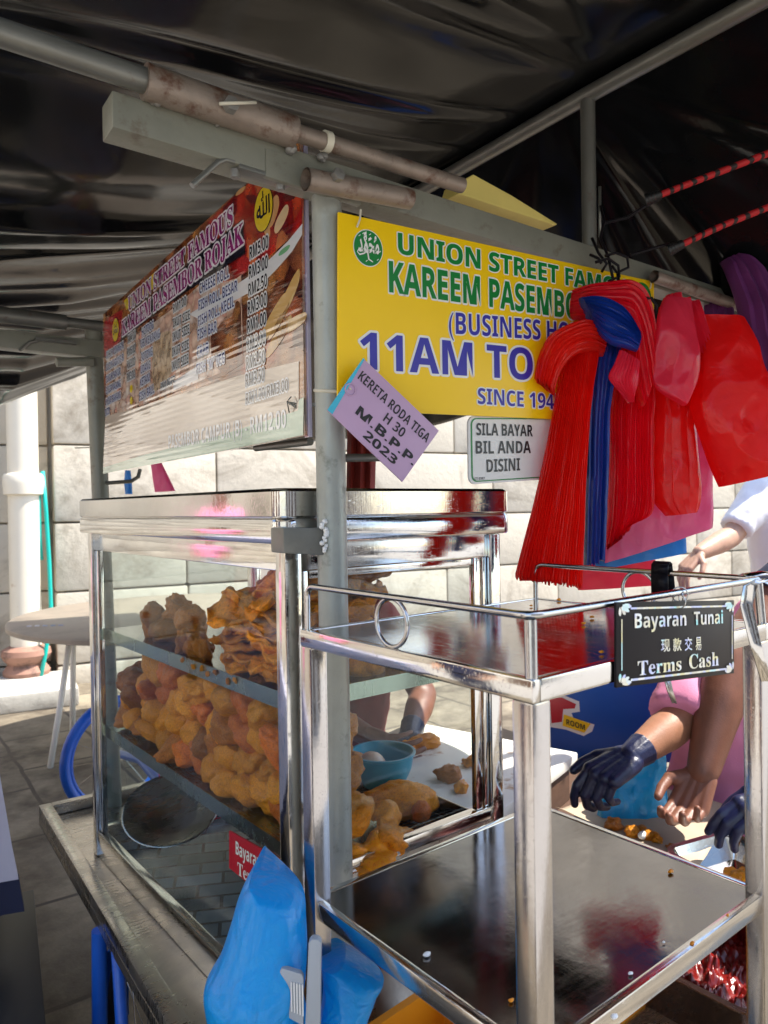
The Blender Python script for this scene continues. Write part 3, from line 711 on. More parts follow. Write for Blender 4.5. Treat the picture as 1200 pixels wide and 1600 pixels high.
for a, b in (((X0+.002, Y0+cw, DZ-.029), (X0+.022, Y1-cw, DZ+.035)), ((X0+cw, Y1-.022, DZ-.029), (X1-cw, Y1-.002, DZ+.035)), ((X1-.022, Y0+cw, DZ-.029), (X1-.002, Y1-cw, DZ+.035))):
    MB().box(a, b, cf).build('base_rail', 'steel', case, bev=.002)
S1, S2 = 1.0955, .8455
# window frames (thin posts inside the columns)
for a, b in (((X0+.008, Y0+cw+.002, DZ+.037), (X0+.018, Y0+cw+.014, ZR-.001)), ((X0+.008, Y1-cw-.024, DZ+.037), (X0+.018, Y1-cw-.002, ZR-.001)),
             ((X0+cw+.002, Y0+.008, S2-.03), (X0+cw+.016, Y0+.018, ZR-.001)), ((X1-cw-.040, Y0+.006, S2-.03), (X1-cw-.022, Y0+.018, ZR-.001)), ((X1-cw-.014, Y0+.008, S2-.03), (X1-cw-.002, Y0+.018, ZR-.001))):
    MB().box(a, b, cf).build('window_frame', 'steel', case, bev=.0015)
MB().box((X0+cw+.018, Y0+.008, ZR-.014), (X1-cw-.042, Y0+.018, ZR-.001), cf).build('window_frame', 'steel', case, bev=.0015)
MB().box((X0+.010, Y0+cw+.015, DZ+.036), (X0+.014, Y1-cw-.026, ZR-.001), cf).build('glass_pane', 'glass', case)
MB().box((X0+cw+.018, Y0+.011, S2-.02), (X1-cw-.042, Y0+.015, ZR-.016), cf).build('glass_pane', 'glass2', case)
MB().box((X0+cw, Y1-.016, DZ+.036), (X1-cw, Y1-.012, ZR-.001), cf).build('glass_pane', 'glass2', case)
# shelves with turned-down lips, floor, sill below the right window
for z in (S1, S2):
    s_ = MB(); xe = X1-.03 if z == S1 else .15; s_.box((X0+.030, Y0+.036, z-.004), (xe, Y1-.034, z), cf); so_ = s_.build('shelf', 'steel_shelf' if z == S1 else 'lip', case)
    l_ = MB(); l_.box((X0+.0255, Y0+.034, z-.026), (X0+.0295, Y1-.034, z+.003), cf); l_.box((X0+.030, Y0+.0315, z-.026), (xe, Y0+.0355, z+.003), cf); l_.build('shelf_lip', 'lip', so_)
MB().box((X0+cw, Y0+.003, S2-.055), (X1-cw, Y0+.024, S2-.031), cf).build('sill', 'steel', case, bev=.002)
MB().box((X0+cw, Y0+.005, DZ-.029), (X1-cw, Y0+.018, S2-.056), cf).build('apron_panel', 'steel_dull', case)
MB().box((X0+.024, Y0+.03, DZ-.029), (X1-.024, Y1-.024, DZ-.015), cf).build('case_floor', 'paver_refl', case)
# welded bracket from lid to post
bk0 = cf(X0-.021, Y0-.004, 0)
br_ = MB(); b0, b1 = PY(437, 841, .02), PY(508, 845, .0)
br_.hexa([b0+V3(0, -.012, -.022), b1+V3(0, -.012, -.022), b1+V3(0, .02, -.022), b0+V3(0, .03, -.022), b0+V3(0, -.012, .016), b1+V3(0, -.012, .02), b1+V3(0, .02, .02), b0+V3(0, .03, .016)])
br_.build('corner_bracket', 'galv', case, bev=.003)
wb = MB()
for k in range(12):
    c = PY(505+rw.uniform(-3, 6), 815+k*4.2, -.016); wb.ball(c, rw.uniform(.003, .0055), 1)
wb.build('weld_bead', 'white', case, smooth=True)
# ---- contents: fried snacks
def fritter(seed, kind):
    bm = bmesh.new(); bmesh.ops.create_icosphere(bm, subdivisions=4, radius=1); off = Vector((seed*7.3, seed*3.1, seed*1.7))
    for v in bm.verts:
        p = v.co.copy(); n = p.normalized()
        if kind == 'puff':
            r = 1+.30*noise.noise(n*1.3+off)+.20*abs(noise.noise(n*2.6+off))+.06*noise.noise(n*8+off)+.025*noise.noise(n*19+off)
            s = (1.12, .90, .78)
        elif kind == 'rag':
            r = 1+.50*noise.noise(n*1.5+off)-.30*abs(noise.noise(n*3.2+off))+.12*noise.noise(n*6.5+off)+.06*noise.noise(n*15+off)+.03*noise.noise(n*28+off)
            s = (1.15, .9, .68)
        elif kind == 'ball':
            r = 1+.16*noise.noise(n*1.6+off)+.09*noise.noise(n*4+off)+.025*noise.noise(n*14+off); s = (1, .95, .86)
        elif kind == 'long':
            r = 1+.16*noise.noise(n*2.2+off)+.09*noise.noise(n*6+off)+.03*noise.noise(n*14+off); s = (1.6, .80+.18*n.x, .74+.1*n.x)
        else:                                         # cracker: thin wavy sheet
            r = 1+.22*noise.noise(Vector((n.x, n.y, 0))*2.2+off)+.10*noise.noise(Vector((n.x, n.y, 0))*6+off); s = (1.2, 1.0, .15)
        q = Vector((n.x*r*s[0], n.y*r*s[1], n.z*r*s[2]))
        if kind == 'cracker':
            q.z += .30*noise.noise(Vector((q.x, q.y, seed))*1.7)+.16*noise.noise(Vector((q.x, q.y, seed+5))*4)+.04*noise.noise(q*9)
        elif kind in ('puff', 'rag'):
            q.z += .16*noise.noise(Vector((q.x*1.6, q.y*1.6, seed)))
        v.co = q
    me = D.meshes.new('fritter'); bm.to_mesh(me); bm.free()
    for p in me.polygons: p.use_smooth = True
    return me
PROTO = {}
def snack(kind, seed, mat, name, pos, size, rot, label, cat, group):
    key = (kind, seed, mat)
    if key not in PROTO:
        me = fritter(seed, kind); me.materials.append(MT[mat]); PROTO[key] = me
    o = D.objects.new(name, PROTO[key]); COL.objects.link(o)
    o.location = pos; o.scale = (size, size, size) if not isinstance(size, tuple) else size; o.rotation_euler = rot
    return tag(o, label, cat, group)
rf = random.Random(11)
LBL_P = 'golden battered fritter heaped with others along the lower shelf of the case'
n_f = 0
for iy in range(14):
    y = Y0+.055+iy*.0635
    for ix in range(3):
        x = X0+.066+ix*.062+rf.uniform(-.008, .008)
        if x > .03+(y-Y0)*.62+.02 and ix > 0: continue
        for iz in range(4):
            full = .225-.03*(iy < 2)-.035*smoothstep(8, 13, iy)-ix*.012
            z = S2+.032+iz*.052+rf.uniform(-.008, .008)
            if z-S2 > full-.02: continue
            kind = rf.choice(['puff', 'puff', 'puff', 'rag', 'ball', 'long'])
            mat_ = rf.choices(['fried', 'fried_r', 'fried_d'], [6, 3 if iz > 1 else 1, 1.2])[0]
            sz = rf.choice([.033, .037, .041, .045])*(.85 if kind == 'long' else 1)
            p = cf(x+(.012 if sz > .04 else 0), y+rf.uniform(-.012, .012), z)
            snack(kind, rf.randint(1, 6), mat_, 'fritter', p, sz, (rf.uniform(-.9, .9), rf.uniform(-.9, .9), rf.uniform(0, 6.3)),
                  LBL_P if mat_ == 'fried' else ('reddish battered fritter heaped with others along the lower shelf of the case' if mat_ == 'fried_r' else 'dark brown battered fritter heaped with others along the lower shelf of the case'), 'fritter',
                  'fritters heaped on the lower shelf')
            n_f += 1
# upper shelf: stacked amber crackers near the front column
for k in range(12):
    p = cf(X0+.105+rf.uniform(-.012, .012), Y0+.150+rf.uniform(-.025, .025)-.004*k, S1+.02+k*.0155)
    snack('cracker', rf.randint(1, 5), 'cracker', 'fried_cracker', p, .084+rf.uniform(-.010, .006), (rf.uniform(-.3, .3)+.15, rf.uniform(-.35, .35), rf.uniform(0, 6.3)),
          'amber fried cracker in the tall stack on the upper shelf beside the front column', 'cracker', 'stack of crackers on the upper shelf')
for k, (dx, dy, dz, s_) in enumerate(((.09, .66, .030, .050), (.10, .57, .028, .048), (.085, .75, .026, .042), (.10, .65, .066, .046), (.09, .56, .060, .040), (.07, .49, .018, .032), (.06, .70, .06, .034))):
    snack('rag' if k % 2 else 'puff', k+1, 'fried_d', 'fritter', cf(X0+dx, Y0+dy, S1+dz), s_*.85, (k, k*.7, k*1.3), 'brown round fritter in the small heap at the far end of the upper shelf', 'fritter', 'round fritters on the upper shelf')
for k in range(3):
    snack('rag', k+1, 'fried_d', 'fritter', cf(X0+.05, Y0+.40+k*.05, S1+.022), .024, (k, 1, k*2), 'small brown crumbled fritter lying at the edge of the upper shelf', 'fritter', 'broken fritters on the upper shelf edge')
# seen through the right window, upper shelf
for k, (u, v, d, s_) in enumerate(((560, 915, 1.34, .050), (548, 950, 1.32, .046), (575, 885, 1.42, .05), (565, 945, 1.40, .044))):
    snack('cracker', k+1, 'fried', 'fried_cracker', P(u, v, d), s_, (.3*k, .4, k*1.1), 'orange fried cracker leaning behind the post on the upper shelf', 'cracker', 'crackers behind the post')
for k, (u, v, d, s_) in enumerate(((560, 1040, 1.36, .042), (575, 1052, 1.36, .03), (610, 1050, 1.45, .036), (548, 1000, 1.4, .05))):
    q = P(u, v, d); q.z = max(q.z, S1+.02)
    snack('puff', k+2, 'fried', 'fritter', q, s_, (k, .4, k*1.1), 'golden fritter on the upper shelf seen between the post and the trolley top', 'fritter', 'fritters behind the trolley top')
for k, (yy, zz_) in enumerate(((.30, -.004), (.335, -.012), (.36, -.006), (.40, -.010), (.45, -.003), (.25, -.012), (.22, -.005))):
    snack('rag', k % 3+1, 'cracker', 'crumb', cf(X0+.0245, Y0+yy, S1+zz_), .0055, (k, 1, k*2), 'tiny golden crumb stuck on the lip of the upper shelf', 'crumb', 'crumbs on the shelf lip')
for k in range(8):
    p = cf(X0+.10+rf.uniform(-.012, .012), Y0+.25+rf.uniform(-.03, .03), S1+.02+k*.0155)
    snack('cracker', rf.randint(1, 5), 'cracker', 'fried_cracker', p, .074+rf.uniform(-.008, .006), (rf.uniform(-.3, .4), rf.uniform(-.35, .35), rf.uniform(0, 6.3)),
          'amber fried cracker in the lower stack in the middle of the upper shelf', 'cracker', 'lower stack of crackers on the upper shelf')
# lower right: perforated tray with big fritters and an egg
tray = thing('wire_tray', cf(.24, .22, .74), 'dark perforated draining tray inside the right window of the case', 'tray')
TB = .752
tb_ = MB(); tb_.box((.06, Y0+.03, TB-.004), (.41, Y0+.60, TB), cf); tb_.build('base', 'black', tray)
tw = MB()
for k in range(29): tw.bar(cf(.064+k*.012, Y0+.031, TB+.002), cf(.064+k*.012, Y0+.60, TB+.002), .0016, .0016)
for k in range(47): tw.bar(cf(.06, Y0+.033+k*.012, TB+.0042), cf(.41, Y0+.033+k*.012, TB+.0042), .0016, .0016)
tw.build('wire_mesh', 'steel_rail', tray)
ts = MB()
for a, b in (((.058, Y0+.602), (.414, Y0+.606)), ((.411, Y0+.03), (.415, Y0+.602))): ts.box((a[0], a[1], TB-.004), (b[0], b[1], TB+.036), cf)
ts.bar(cf(.19, Y0+.10, TB+.008), cf(.27, Y0+.34, TB+.008), .018, .005)
ts.build('rim', 'steel_shelf', tray)
def onz(u, v, z): return PZ(u, v, z)
big = [(590, 1308, .078, 'rag', 'fried', .036, 'largest ragged orange fritter, on the draining tray by the post'), (572, 1342, .060, 'rag', 'fried', .03, 'orange fritter lowest on the draining tray, right against the post'),
       (626, 1250, .050, 'long', 'fried', .03, 'long golden fritter with a dark tip lying on the draining tray'), (548, 1203, .044, 'ball', 'fried', .04, 'round golden fritter beside the boiled egg in the case'),
       (658, 1268, .022, 'ball', 'fried_r', .022, 'small reddish tip piece at the end of the long golden fritter')]
for k, (u, v, s_, kd, mt, dz, lb) in enumerate(big):
    snack(kd, k+1, mt, 'fritter', onz(u, v, TB+.006+dz), s_, (.2*k, .15, .5+k*.9 if kd != 'long' else -.35), lb, 'fritter', None)
e_ = MB().ball(onz(580, 1203, TB+.045), .038, 3, (1, .92, 1.1)); tag(e_.build('boiled_egg', 'egg', smooth=True), 'pale brown egg on the draining tray inside the case', 'egg')
# plate leaning in the bottom of the case
pl = P(268, 1272, 1.86); tl = Euler((R(24), R(-8), R(-10))).to_matrix()
plm = MB().lathe(pl, [(0, -.004), (.062, -.004), (.066, 0), (.085, .006), (.112, .016), (.118, .019), (.118, .021), (.110, .018), (.085, .009), (.066, .003), (.06, 0), (0, 0)], 56, lambda x, y, z: tl @ Vector((x, y, z)))
tag(plm.build('steel_plate', 'steel_dull', smooth=True), 'large round steel plate lying in the bottom of the glass case', 'plate')
bk_ = MB()
for k in range(15): bk_.bar(cf(.10+k*.02, .955, DZ), cf(.10+k*.02, .955, DZ+.17), .002, .002, (0, 1, 0))
for k in range(8): bk_.bar(cf(.10, .957, DZ+k*.024), cf(.38, .957, DZ+k*.024), .002, .002)
tag(bk_.build('wire_basket', 'rose'), 'pink wire basket at the far end of the case floor', 'basket')
# red cash sign hanging inside the left pane
XR = X0+.0215
rn = cf0(-1, 0, 0); rpt = cf(XR, .2, 1)
rs = thing('red_cash_sign', onp(400, 1400, rpt, rn), 'red cash sign with white lettering inside the left pane, half covered by the blue bag', 'sign')
qd = [onp(u, v, rpt, rn) for u, v in ((358, 1356), (441, 1425), (441, 1345), (358, 1298))]
MB().poly(qd, -rn, .003).build('panel', 'redsign', rs)
lm = MB(); ey = V3(0, 0, 1)
write(lm, 'Bayaran Tunai', onp(369, 1334, rpt, rn), onp(407, 1358, rpt, rn), .024, ey, rn, .0, .0008, 'Bayaran')
write(lm, 'Terms Cash', onp(372, 1366, rpt, rn), onp(410, 1392, rpt, rn), .024, ey, rn, .0, .0008, 'Terms', serifb)
lm.build('lettering', 'ink_white', rs, fixn=False)

# ================================================================== steel trolley (own yaw)
tfr = rotz(.0595)
TX0, TX1, TY0, TY1 = -.0976, .401, -.4727, -.063
ZT, ZTA, ZRL, ZB, ZBA = 1.233, 1.2095, 1.2925, .8645, .8400
trol = thing('steel_trolley', tfr((TX0+TX1)/2, (TY0+TY1)/2, 0), 'stainless steel trolley with two bare shelves and guard rail before the display case', 'trolley')
lw = .027
for (x, y) in ((TX0, TY0), (TX0, TY1-lw), (TX1-lw, TY0), (TX1-lw, TY1-lw)):
    lg = MB().box((x, y, .07), (x+lw, y+lw, ZTA+.001), tfr).build('leg', 'steel_leg' if 'steel_leg' in MT else 'steel_shelf', trol, bev=.0035)
    MB().lathe(tfr(x+lw/2, y+lw/2, 0), [(.004, .0), (.016, .004), (.018, .03), (.012, .07), (.008, .075)], 16).build('caster', 'black', lg, smooth='auto')
tp = MB(); tp.box((TX0+.0015, TY0+.0015, ZT-.006), (TX1-.0015, TY1-.0015, ZT-.0015), tfr); top = tp.build('top_shelf', 'steel_top', trol) if 'steel_top' in MT else tp.build('top_shelf', 'steel_shelf', trol)
ap = MB()
for a, b in (((TX0, TY0), (TX0+.012, TY1)), ((TX0+.012, TY0), (TX1-.012, TY0+.012)), ((TX1-.012, TY0), (TX1, TY1)), ((TX0+.012, TY1-.012), (TX1-.012, TY1))):
    ap.box((a[0], a[1], ZTA), (b[0], b[1], ZT), tfr)
ap.build('shelf_apron', 'steel', top, bev=.003)
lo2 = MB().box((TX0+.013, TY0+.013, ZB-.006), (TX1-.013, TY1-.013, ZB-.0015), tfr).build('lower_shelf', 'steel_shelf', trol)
ap = MB()
for a, b in (((TX0+.004, TY0+lw-.002), (TX0+.016, TY1-lw+.002)), ((TX1-.016, TY0+lw-.002), (TX1-.004, TY1-lw+.002)), ((TX0+lw-.002, TY0+.004), (TX1-lw+.002, TY0+.016)), ((TX0+lw-.002, TY1-.016), (TX1-lw+.002, TY1-.004))):
    ap.box((a[0], a[1], ZBA), (b[0], b[1], ZB), tfr)
ap.build('shelf_apron', 'steel', lo2, bev=.003)
def bent(pts, rad, n=7):                              # polyline with rounded corners
    pts = [Vector(p) for p in pts]; out = [pts[0]]
    for i in range(1, len(pts)-1):
        a, b, c = pts[i-1], pts[i], pts[i+1]; d1 = (a-b).normalized(); d2 = (c-b).normalized()
        for k in range(n+1):
            t = k/n; p, q = b+d1*rad, b+d2*rad
            out.append((1-t)**2*p+2*t*(1-t)*b+t*t*q)
    return out+[pts[-1]]
rr = .0042; i_ = .008
c_l, c_n, c_r, c_b = (TX0+i_, TY1-i_), (TX0+i_, TY0+i_), (TX1-i_, TY0+i_), (TX1-i_, TY1-i_)
rail = MB()
rail.tube(bent([tfr(*c_l, ZT-.003), tfr(*c_l, ZRL), tfr(*c_n, ZRL), tfr(*c_r, ZRL), tfr(*c_b, ZRL), tfr(*c_b, ZT-.003)], .018), rr, 14)
rail.tube([tfr(*c_n, ZT-.003), tfr(c_n[0]+.003, c_n[1]+.003, ZRL-.004)], rr*1.5, 14); rail.tube([tfr(*c_r, ZT-.003), tfr(c_r[0]-.003, c_r[1]+.003, ZRL-.004)], rr*1.4, 14)
rl = rail.build('guard_rail', 'steel_rail', trol, smooth='auto')
def ring(c, ax, r, rr_, n=36):
    ax = Vector(ax).normalized(); u = V3(0, 0, 1); v = ax.cross(u).normalized()
    return MB().tube([c+(v*math.cos(2*math.pi*k/n)+u*math.sin(2*math.pi*k/n))*r for k in range(n+1)], rr_, 10, caps=False)
zc = (ZT+ZRL)/2
yr = (TY0+TY1)/2
pr_ = onp(612, 976, tfr(TX0+i_, 0, 0), tfr(1, 0, 0)); pr_.z = zc
ring(pr_, tfr(1, 0, 0), zc-ZT-.001, .0028).build('rail_ring', 'steel_rail', trol, smooth=True)
pr2 = onp(998, 912, tfr(TX1-i_, 0, 0), tfr(1, 0, 0)); pr2.z = zc
ring(pr2, tfr(1, 0, 0), zc-ZT-.001, .0028).build('rail_ring', 'steel_rail', trol, smooth=True)
# crumbs on the shelves
for k, (u, v, z, c, s_) in enumerate(((1048, 1363, ZB, 'fried', .0045), (667, 1493, ZB, 'white', .0045), (1082, 1475, ZB, 'fried', .003), (1037, 1473, ZB, 'white', .002), (799, 1564, ZB, 'fried', .003),
        (985, 1522, ZB, 'white', .003), (960, 1590, ZB, 'white', .004), (1137, 1430, ZB, 'fried', .002), (873, 938, ZT, 'fried', .004), (925, 965, ZT, 'fried', .0035), (912, 975, ZT, 'fried', .003), (940, 1020, ZT, 'fried', .003), (773, 955, ZT, 'fried', .004), (830, 947, ZT, 'fried', .003))):
    m_ = MB().ball(PZ(u, v, z)+V3(0, 0, s_*.35), s_, 2, (1.2, .8, .5))
    for i, vv in enumerate(m_.v): m_.v[i] = vv+Vector(noise.noise_vector(vv*400))*s_*.35
    tag(m_.build('crumb', c, smooth=True), ('tiny white crumb' if c == 'white' else 'tiny golden crumb')+(' scattered on the lower trolley shelf' if z == ZB else ' scattered on the top trolley shelf'), 'crumb', 'crumbs on the trolley')

# ================================================================== signs
def rrect(c, ex, ey, r, n=5):                         # rounded quad on (origin, ex, ey)
    o, w_, h_ = c, ex.length, ey.length; ux, uy = ex.normalized(), ey.normalized(); out = []
    for (x, y, a0) in ((w_-r, h_-r, 0), (r, h_-r, 90), (r, r, 180), (w_-r, r, 270)):
        for k in range(n+1): t = R(a0+90*k/n); out.append(o+ux*(x+r*math.cos(t))+uy*(y+r*math.sin(t)))
    return out
def disc(c, nrm, ex, ey, n=40): return [c+ex*math.cos(2*math.pi*k/n)+ey*math.sin(2*math.pi*k/n) for k in range(n)]
# yellow shop sign
YS = -.032; YN = V3(0, -1, 0); Z = V3(0, 0, 1)
q = lambda u, v: PY(u, v, YS)
ysn = thing('shop_sign', q(700, 648), 'big yellow shop sign with green and blue lettering hanging under the roof beam', 'sign')
MB().poly([q(528, 640), q(1022, 662), q(1022, 440), q(529, 331)], V3(0, 1, 0), .004).build('panel', 'yellow', ysn, bev=.0008)
lay = {}
def ytext(s, l, r, tl, ref, mat, bold, outl):
    p0, p1 = q(*l), q(*r); cap = (q(*tl)-p0).z; up = (Z+V3(.0, 0, 0))
    write(lay.setdefault('ink_white', MB()), s, p0, p1, cap, up, YN, bold, .0006, ref, rim=outl)
    write(lay.setdefault(mat, MB()), s, p0, p1, cap, up, YN, bold, .0011, ref)
ytext('UNION STREET FAMOUS', (622, 396), (872, 443), (622, 364), 'UNION STREET', 'ink_green', .012, .045)
ytext('KAREEM PASEMBOR', (608, 456), (881, 496), (608, 408), 'KAREEM PASEMB', 'ink_green', .012, .045)
ytext('(BUSINESS HOURS)', (701, 521), (844, 531), (701, 487), '(BUSINESS', 'ink_blue', .0, .05)
ytext('11AM TO', (563, 576), (832, 594), (563, 518), None, 'ink_blue', .004, .05)
ytext('SINCE 1945', (746, 631), (865, 639), (746, 606), 'SINCE 194', 'ink_blue', .0, .06)
cE = q(575, 388); ex_, ey_ = (q(598, 391)-cE), V3(0, 0, (q(575, 359)-cE).z)
ex_.z *= .6
em = MB().poly(disc(cE+YN*.0006, YN, ex_, ey_)).build('emblem', 'ink_white', ysn, fixn=False)
MB().poly(disc(cE+YN*.0010, YN, ex_*.95, ey_*.95)).build('emblem_disc', 'ink_green', em, fixn=False)
em2 = MB(); cE2 = q(1003, 463); em2.poly(disc(cE2+YN*.0008, YN, ex_*1.1, ey_)); em2.build('emblem', 'ink_green', ysn, fixn=False)
el = MB(); write(el, '\uFDF4', cE-ex_*.66-ey_*.22, cE+ex_*.70-ey_*.22, ey_.z*.95, Z, YN, .03, .0016)
# long upright stroke and marks of the calligraphic emblem
def stroke(mb, pts, wd, n=YN, lift=.0018):
    pts = [Vector(p) for p in pts]; L, Rr = [], []
    for i, p in enumerate(pts):
        d = (pts[min(i+1, len(pts)-1)]-pts[max(i-1, 0)]).normalized(); s_ = d.cross(n)*(wd[i] if isinstance(wd, (list, tuple)) else wd)
        L.append(p+s_+n*lift); Rr.append(p-s_+n*lift)
    mb.grid([L, Rr])
pc = lambda a, b: cE+ex_*a+ey_*b
stroke(el, [pc(-.3, .55), pc(-.15, .2), pc(-.08, -.15), pc(0, -.6), pc(.28, -.72)], [.0012, .0014, .0012, .0014, .0008])
stroke(el, [pc(-.62, -.05), pc(-.75, -.3), pc(-.6, -.42), pc(-.3, -.32), pc(-.05, -.1)], [.0005, .0009, .0012, .0011, .0006])
for a, b in ((-.6, .6), (-.35, .75), (.1, .75), (.15, .5), (.45, .45), (.3, .12), (.75, -.1), (.6, -.55), (-.5, -.02), (-.15, -.7)): stroke(el, [pc(a-.05, b-.05), pc(a+.07, b+.04)], .0006)
el.build('calligraphy', 'ink_white', em, fixn=False)
for mt, mb in lay.items(): mb.build('lettering', mt, ysn, fixn=False)
for u, v, u2, v2 in ((562, 333, 556, 356), (1013, 436, 1014, 452)):
    tag(MB().tube([q(u, v)+YN*.003+Z*.004, (q(u, v)+q(u2, v2))/2+YN*.006, q(u2, v2)+YN*.003], .0016, 8).build('cable_tie', 'nylon', smooth='auto'), 'pale nylon tie through the yellow sign beside its %s emblem' % ('first' if u < 900 else 'hidden right'), 'cable tie')
# menu board, laminated, along the cart
MX = -.027; MN = V3(-1, 0, 0)
mq_ = lambda u, v: PX(u, v, MX)
my1, my0 = mq_(163, 600).y, mq_(475, 600).y
mz1a, mz0a = mq_(163, 490).z, mq_(163, 739).z; mz1b = mq_(385, 287).z; mz0b = mq_(475, 681).z
mz1b = mz1a+(mz1b-mz1a)*(my1-my0)/(my1-mq_(385, 287).y)
menu = thing('menu_board', V3(MX, (my0+my1)/2, mz0b), 'long laminated menu board of fried food photographs with names and prices', 'menu board')
pnl = [V3(MX, my0, mz0b), V3(MX, my1, mz0a), V3(MX, my1, mz1a), V3(MX, my0, mz1b)]
MB().poly(pnl, V3(1, 0, 0), .005).build('panel', 'food_brown', menu)
ed = MB().box((MX+.0055, my0-.004, mz0b-.002), (MX+.011, my0+.01, mz1b)); ed.build('fluted_edge', 'p_lilac', menu)
lay = {}; LV = [0]
def mpoly(mat, pts, lift=None):
    LV[0] += .00002
    lay.setdefault((mat, LV[0]), MB()).poly([Vector(V3(MX-(lift or .0003+LV[0]), p.y, p.z)) for p in (mq_(u, v) for u, v in pts)])
zz = lambda x, y: (100+.35*x, 260+.35*y)              # zoomed crop -> photograph
def mell(mat, cx_, cy_, rx_, ry_, an):
    c_, s_ = math.cos(R(an)), math.sin(R(an)); pts = []
    for k in range(28):
        t = 2*math.pi*k/28; x, y = rx_*math.cos(t)*(1-.12*math.sin(2*t)), ry_*math.sin(t); pts.append(zz(cx_+x*c_-y*s_, cy_+x*s_+y*c_))
    mpoly(mat, pts)
mpoly('food_prawn', [zz(255, 800), zz(480, 640), zz(640, 500), zz(790, 400), zz(800, 880), zz(290, 1090), zz(186, 1120), zz(190, 860)])
mpoly('food_red', [zz(640, 250), zz(830, 70), zz(1070, 20), zz(1064, 260), zz(1010, 320), zz(930, 390), zz(830, 460), zz(770, 500), zz(700, 520), zz(690, 420)])
mpoly('p_redp', [zz(181, 690), zz(240, 650), zz(262, 640), zz(255, 800), zz(180, 850)])
mpoly('p_yellow', [zz(268, 600), zz(420, 460), zz(420, 530), zz(280, 640)])
mpoly('food_bean', [zz(400, 790), zz(440, 742), zz(478, 730), zz(486, 820), zz(482, 920), zz(440, 985), zz(400, 1010), zz(392, 900)])
mpoly('food_brown', [zz(655, 760), zz(700, 700), zz(790, 650), zz(800, 880), zz(720, 930), zz(660, 880)])
mell('p_tan', 935, 200, 20, 75, 12); mell('p_cream', 972, 235, 18, 70, 22); mell('p_tan', 905, 270, 15, 50, -12)
mell('p_rednoir', 850, 150, 40, 18, 30); mell('p_tan', 790, 110, 30, 9, -40); mell('p_redp', 800, 440, 28, 42, 10); mell('p_rednoir', 1010, 130, 35, 22, -30)
mpoly('p_white', [zz(560, 660), zz(640, 610), zz(760, 535), zz(850, 475), zz(930, 405), zz(1000, 335), zz(1066, 255), zz(1064, 305), zz(1020, 380), zz(950, 460), zz(870, 540), zz(780, 590), zz(690, 632), zz(600, 680)])
mell('p_green', 985, 375, 34, 10, -40)
mell('food_roll', 985, 620, 22, 165, 24); mell('p_gold', 930, 690, 20, 140, 26); mell('food_roll', 960, 760, 20, 110, 30); mell('p_gold', 1010, 560, 16, 110, 22); mell('food_roll', 1030, 700, 24, 70, 50)
mell('food_brown', 770, 690, 20, 90, 4)
mpoly('p_white', [zz(490, 960), zz(600, 890), zz(600, 950), zz(490, 1000)])
mpoly('p_black', [zz(255, 760), zz(262, 690), zz(480, 500), zz(640, 360), zz(800, 235), zz(812, 390), zz(640, 500), zz(430, 640), zz(252, 785)])
mpoly('p_glare', [zz(186, 1115), zz(290, 1088), zz(620, 985), zz(800, 930), zz(1050, 870), zz(1050, 1090), zz(700, 1200), zz(350, 1290), zz(176, 1345)])  # pale cream colour stands in for glare over the lower print
mpoly('p_palegreen', [zz(176, 1345), zz(350, 1290), zz(700, 1200), zz(1046, 1090), zz(1052, 1040), zz(1072, 1030), zz(1070, 1200), zz(176, 1372)])
def mtext(s, l, r, cap, mat, bold=.0, outl=0, omat='p_label', ref=None, font=sans):
    p0, p1 = mq_(*l), mq_(*r); c = cap
    if outl:
        write(lay.setdefault((omat, round(l[0]/25)), MB()), s, p0, p1, c, Z, MN, bold, .0012, ref, font, rim=outl)
    write(lay.setdefault((mat, round(l[0]/25)), MB()), s, p0, p1, c, Z, MN, bold, .0015, ref, font)
capm = lambda l, dv: (mq_(l[0], l[1]-dv)-mq_(*l)).z
for s, l, r, dv in (('UNION STREET FAMOUS', zz(290, 645), zz(757, 258), 22), ('KAREEM PASEMBOR ROJAK', zz(262, 757), zz(805, 342), 24)):
    mtext(s, l, r, capm(l, dv), 'p_magenta', .012, .075, font=serifb)
prices = ['RM5.00', 'RM3.00', 'RM2.50', 'RM3.00', 'RM1.00', 'RM3.00', 'RM2.50', 'RM3.50']
for k, s in enumerate(prices):
    y0 = (418, 505, 582, 663, 745, 826, 908, 985)[k]; x0 = 832-k*2.6
    mtext(s, zz(x0, y0), zz(x0+84, y0-56+k*4), capm(zz(x0, y0), 20), 'ink_black2' if 'ink_black2' in MT else 'p_black', .0, .10)
mtext('RM1.00/RM3.00', zz(815, 1062), zz(1004, 1000), capm(zz(815, 1062), 17), 'p_black', .0, .10)
for k, (s, a, b, d) in enumerate((('CHEESE ROLL', (608, 570), (741, 494), 16), ('FISH ROLL BESAR', (604, 645), (778, 556), 16), ('FISH ROLL KECIL', (602, 715), (763, 625), 16),
    ('FISH BAR', (600, 775), (685, 735), 16), ('CRAB', (597, 855), (648, 830), 16), ('FISH "M" VEG', (595, 926), (720, 876), 15))):
    mtext(s, zz(*a), zz(*b), capm(zz(*a), d), 'p_navy', .0, .11)
for k, (s, a, b, d) in enumerate((('RM1.00', (490, 656), (548, 618), 14), ('IKUT SIZE', (490, 720), (565, 682), 14), ('IKUT SIZE', (488, 783), (562, 745), 14), ('IKUT SIZE', (486, 850), (560, 813), 14), ('IKUT SIZE', (484, 914), (558, 876), 14),
    ('RM4.00', (287, 792), (322, 768), 13), ('RM6.00', (285, 850), (320, 828), 13), ('RM3.00', (284, 906), (320, 886), 13), ('RM3.00', (283, 962), (319, 942), 13), ('RM1.00/PC', (434, 1000), (497, 966), 11))):
    mtext(s, zz(*a), zz(*b), capm(zz(*a), d), 'p_black', .0, .11)
